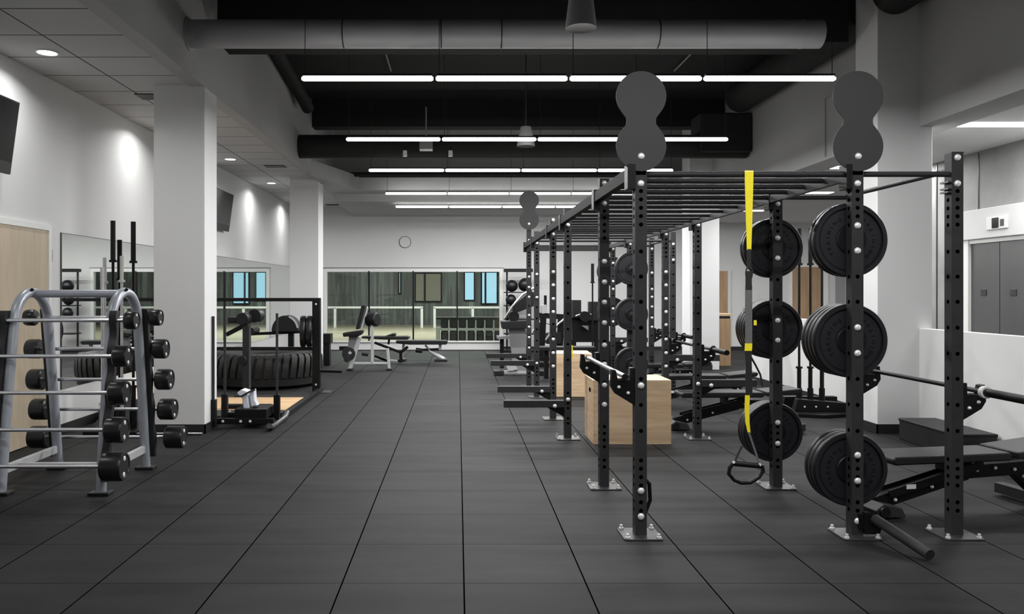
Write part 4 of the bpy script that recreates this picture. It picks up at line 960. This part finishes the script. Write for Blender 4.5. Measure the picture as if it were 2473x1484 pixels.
machine('leg_press_machine', 'seated press machine with grey front panel and black seat left of the farthest rig posts', 13.8, [
    ('front_panel', 'panel', 'slab', [(1227, 784), (1262, 784), (1270, 800), (1270, 905), (1241, 905)], (.06,)),
    ('seat', 'pad', 'slab', [(1209, 776), (1275, 774), (1282, 784), (1276, 793), (1212, 794)], (.42, 0, .05)),
    ('back_pad', 'pad', 'slab', [(1236, 740), (1280, 702), (1292, 712), (1286, 740), (1244, 756)], (.34, 0, .15)),
    ('arm_bar', 'bar', 'tube', [(1218, 770), (1236, 742), (1262, 712), (1290, 696)], (.022, 0, -.1)),
    ('arm_bar', 'steel_dk', 'tube', [(1222, 772), (1238, 752), (1250, 736), (1282, 716)], (.035, 0, .3)),
    ('hub', 'steel_dk', 'disc', [(1240, 764)], (.09, .3)),
    ('side_step', 'panel', 'slab', [(1200, 812), (1228, 812), (1230, 818), (1200, 818)], (.35, 0, .1)),
    ('step_leg', 'steel_dk', 'beam', [(1212, 818), (1212, 890)], (.07, .07, .1)),
    ('base_tube', 'lightsilver', 'beam', [(1196, 899), (1300, 899)], (.07, .05, 0)),
    ('foot', 'plastic', 'beam', [(1193, 900), (1216, 900)], (.3, .07, 0)),
    ('foot', 'plastic', 'beam', [(1296, 900), (1316, 900)], (.3, .07, 0)),
    ('front_plate', 'lightsilver', 'slab', [(1222, 884), (1246, 884), (1250, 893), (1228, 896)], (.05, 0, -.05)),
    ('upright', 'steel_dk', 'beam', [(1296, 700), (1296, 897)], (.08, .08, .1)),
])
machine('chest_press_machine', 'black press machine with crossed silver lever arms behind the fourth left rig post', 15.4, [
    ('lever_arm', 'bar', 'tube', [(1284, 806), (1305, 776), (1340, 786), (1364, 796)], (.022,)),
    ('lever_arm', 'bar', 'tube', [(1318, 822), (1335, 798), (1348, 783), (1362, 772)], (.025, 0, -.1)),
    ('top_beam', 'steel_dk', 'beam', [(1300, 762), (1364, 766)], (.12, .10)),
    ('post', 'steel_dk', 'beam', [(1312, 760), (1306, 872)], (.12, .10)),
    ('post', 'steel_dk', 'beam', [(1355, 766), (1350, 872)], (.12, .10)),
    ('seat', 'pad', 'slab', [(1318, 805), (1352, 802), (1352, 830), (1318, 830)], (.4, 0, .1)),
    ('base', 'steel_dk', 'beam', [(1300, 880), (1372, 880)], (.5, .08)),
    ('headrest', 'lightsilver', 'slab', [(1306, 738), (1318, 736), (1320, 756), (1308, 758)], (.2,)),
    ('column', 'steel_dk', 'beam', [(1317, 714), (1317, 762)], (.05, .05)),
])
machine('cable_row_machine', 'black cable machine with two upright pads behind the third left rig post', 16.6, [
    ('upright_pad', 'pad', 'slab', [(1381, 725), (1402, 725), (1402, 768), (1381, 768)], (.2,)),
    ('upright_pad', 'pad', 'slab', [(1421, 729), (1445, 729), (1445, 775), (1421, 775)], (.2,)),
    ('frame', 'steel_dk', 'slab', [(1378, 765), (1400, 760), (1415, 770), (1445, 768), (1448, 826), (1380, 826)], (.3, 0, .2)),
    ('silver_arm', 'bar', 'tube', [(1390, 764), (1408, 757), (1428, 760)], (.018, 0, -.1)),
    ('gear_disc', 'steel_dk', 'disc', [(1412, 765)], (.11, .2, -.15)),
    ('side_shield', 'panel', 'slab', [(1404, 787), (1420, 787), (1420, 798)], (.1, 0, -.1)),
    ('base', 'steel_dk', 'beam', [(1375, 866), (1450, 866)], (.5, .08)),
    ('leg', 'steel_dk', 'beam', [(1385, 820), (1385, 862)], (.1, .1)),
    ('leg', 'steel_dk', 'beam', [(1440, 820), (1440, 862)], (.1, .1)),
])
vbx = P(1431, 700, 14.3)
vbar(vbx.x, 14.3, .0, 1.97, 'black bar standing upright behind the rig before the far wall', 'steel_dk', .028, .34)
t = thing('long_flat_bench', 'long grey topped flat bench just behind the farther wooden box', 'exercise bench', (2.05, 13.2, 0)); oo = (2.05, 13.2, 0)
B(oo).box(1.35, 2.30, 13.1, 13.4, .47, .54).build('pad', 'pad', t, bevel=.015)
B(oo).box(1.45, 1.52, 13.2, 13.3, 0, .47).build('leg', 'steel_dk', t)
B(oo).box(2.15, 2.22, 13.2, 13.3, 0, .47).build('leg', 'steel_dk', t)
B(oo).box(1.35, 2.3, 13.22, 13.28, .3, .36).build('spine', 'steel_dk', t)
# small yellow band on third left post
tag(B((1.13, 7.8, .8)).strap([(1.128, 7.78, .93), (1.132, 7.78, .86), (1.128, 7.78, .80)], .012, .006).build('resistance_band', 'yellow'), 'short yellow band hanging on the third left rig post', 'band')

# ------------------------------------------------------------------ lights
def area(name, loc, sx, sy, power, rot=(0, 0, 0), col=(1, 1, 1), spread=None):
    l = bpy.data.lights.new(name, 'AREA'); l.shape = 'RECTANGLE'; l.size = sx; l.size_y = sy; l.energy = power; l.color = col
    if spread: l.spread = spread
    o = bpy.data.objects.new(name, l); COL.objects.link(o); o.location = loc; o.rotation_euler = rot
    return o
for i, (Y, Z, s) in enumerate(rows):
    area('row_light', (1.015, Y, Z - .035), 4.8 * s, .06, (172, 172, 170, 160, 135)[i])
area('row_light', (1.015, 3.1, 3.38), 4.8, .06, 108)  # added lamp above the frame, no tubes modelled, placed to light the rig fronts
area('row_light', (1.015, 0.6, 3.38), 4.8, .06, 60)  # added unseen lamp nearer the camera, fills the foreground
area('row_light', (1.015, -1.6, 3.38), 4.8, .06, 40)  # added unseen lamp behind the camera, fills surfaces facing it
for Y in (6.97, 9.75, 12.58, 15.35, 18.1, 4.2):
    l = bpy.data.lights.new('wall_washer', 'SPOT'); l.energy = 4; l.spot_size = math.radians(40); l.spot_blend = 1.0; l.shadow_soft_size = .03
    o = bpy.data.objects.new('wall_washer', l); COL.objects.link(o); o.location = (-3.72, Y, 3.54); o.rotation_euler = (0, math.radians(-27), 0)
    o.rotation_euler = (0, math.radians(27), 0) if False else (0, math.radians(27), 0)
    area('downlight', (-3.64, Y, 3.565), .14, .14, 11, spread=math.radians(150))
for Y in (8.1, 10.9, 13.7, 16.7, 4.0): area('strip_light', (5.8, Y, 3.165), 1.15, .18, 50)
area('lobby_light', (8.4, 16, 3.15), 1.2, .4, 60)
area('court_fill_light', (-1, 27, 4.4), 10, 5, 1050, col=(.97, 1, .98))  # added fill lamp without a fitting, brightens the court behind the glass
w = bpy.data.worlds.new('ambient'); sc.world = w; w.use_nodes = True
w.node_tree.nodes['Background'].inputs[0].default_value = (.5, .5, .5, 1); w.node_tree.nodes['Background'].inputs[1].default_value = .3

# ------------------------------------------------------------------ camera
cam = bpy.data.cameras.new('camera'); co = bpy.data.objects.new('camera', cam); COL.objects.link(co)
cam.sensor_fit = 'HORIZONTAL'; cam.sensor_width = 36; cam.lens = 36 * F / 2473
cam.shift_x = (1236.5 - VX) / 2473; cam.shift_y = -(742 - VY) / 2473
cam.clip_start = .05; cam.clip_end = 200
co.location = (0, 0, HC); co.rotation_euler = (PI / 2, 0, 0)
sc.camera = co
sc.view_settings.view_transform = 'Standard'; sc.view_settings.look = 'None'; sc.view_settings.exposure = 0; sc.view_settings.gamma = 1
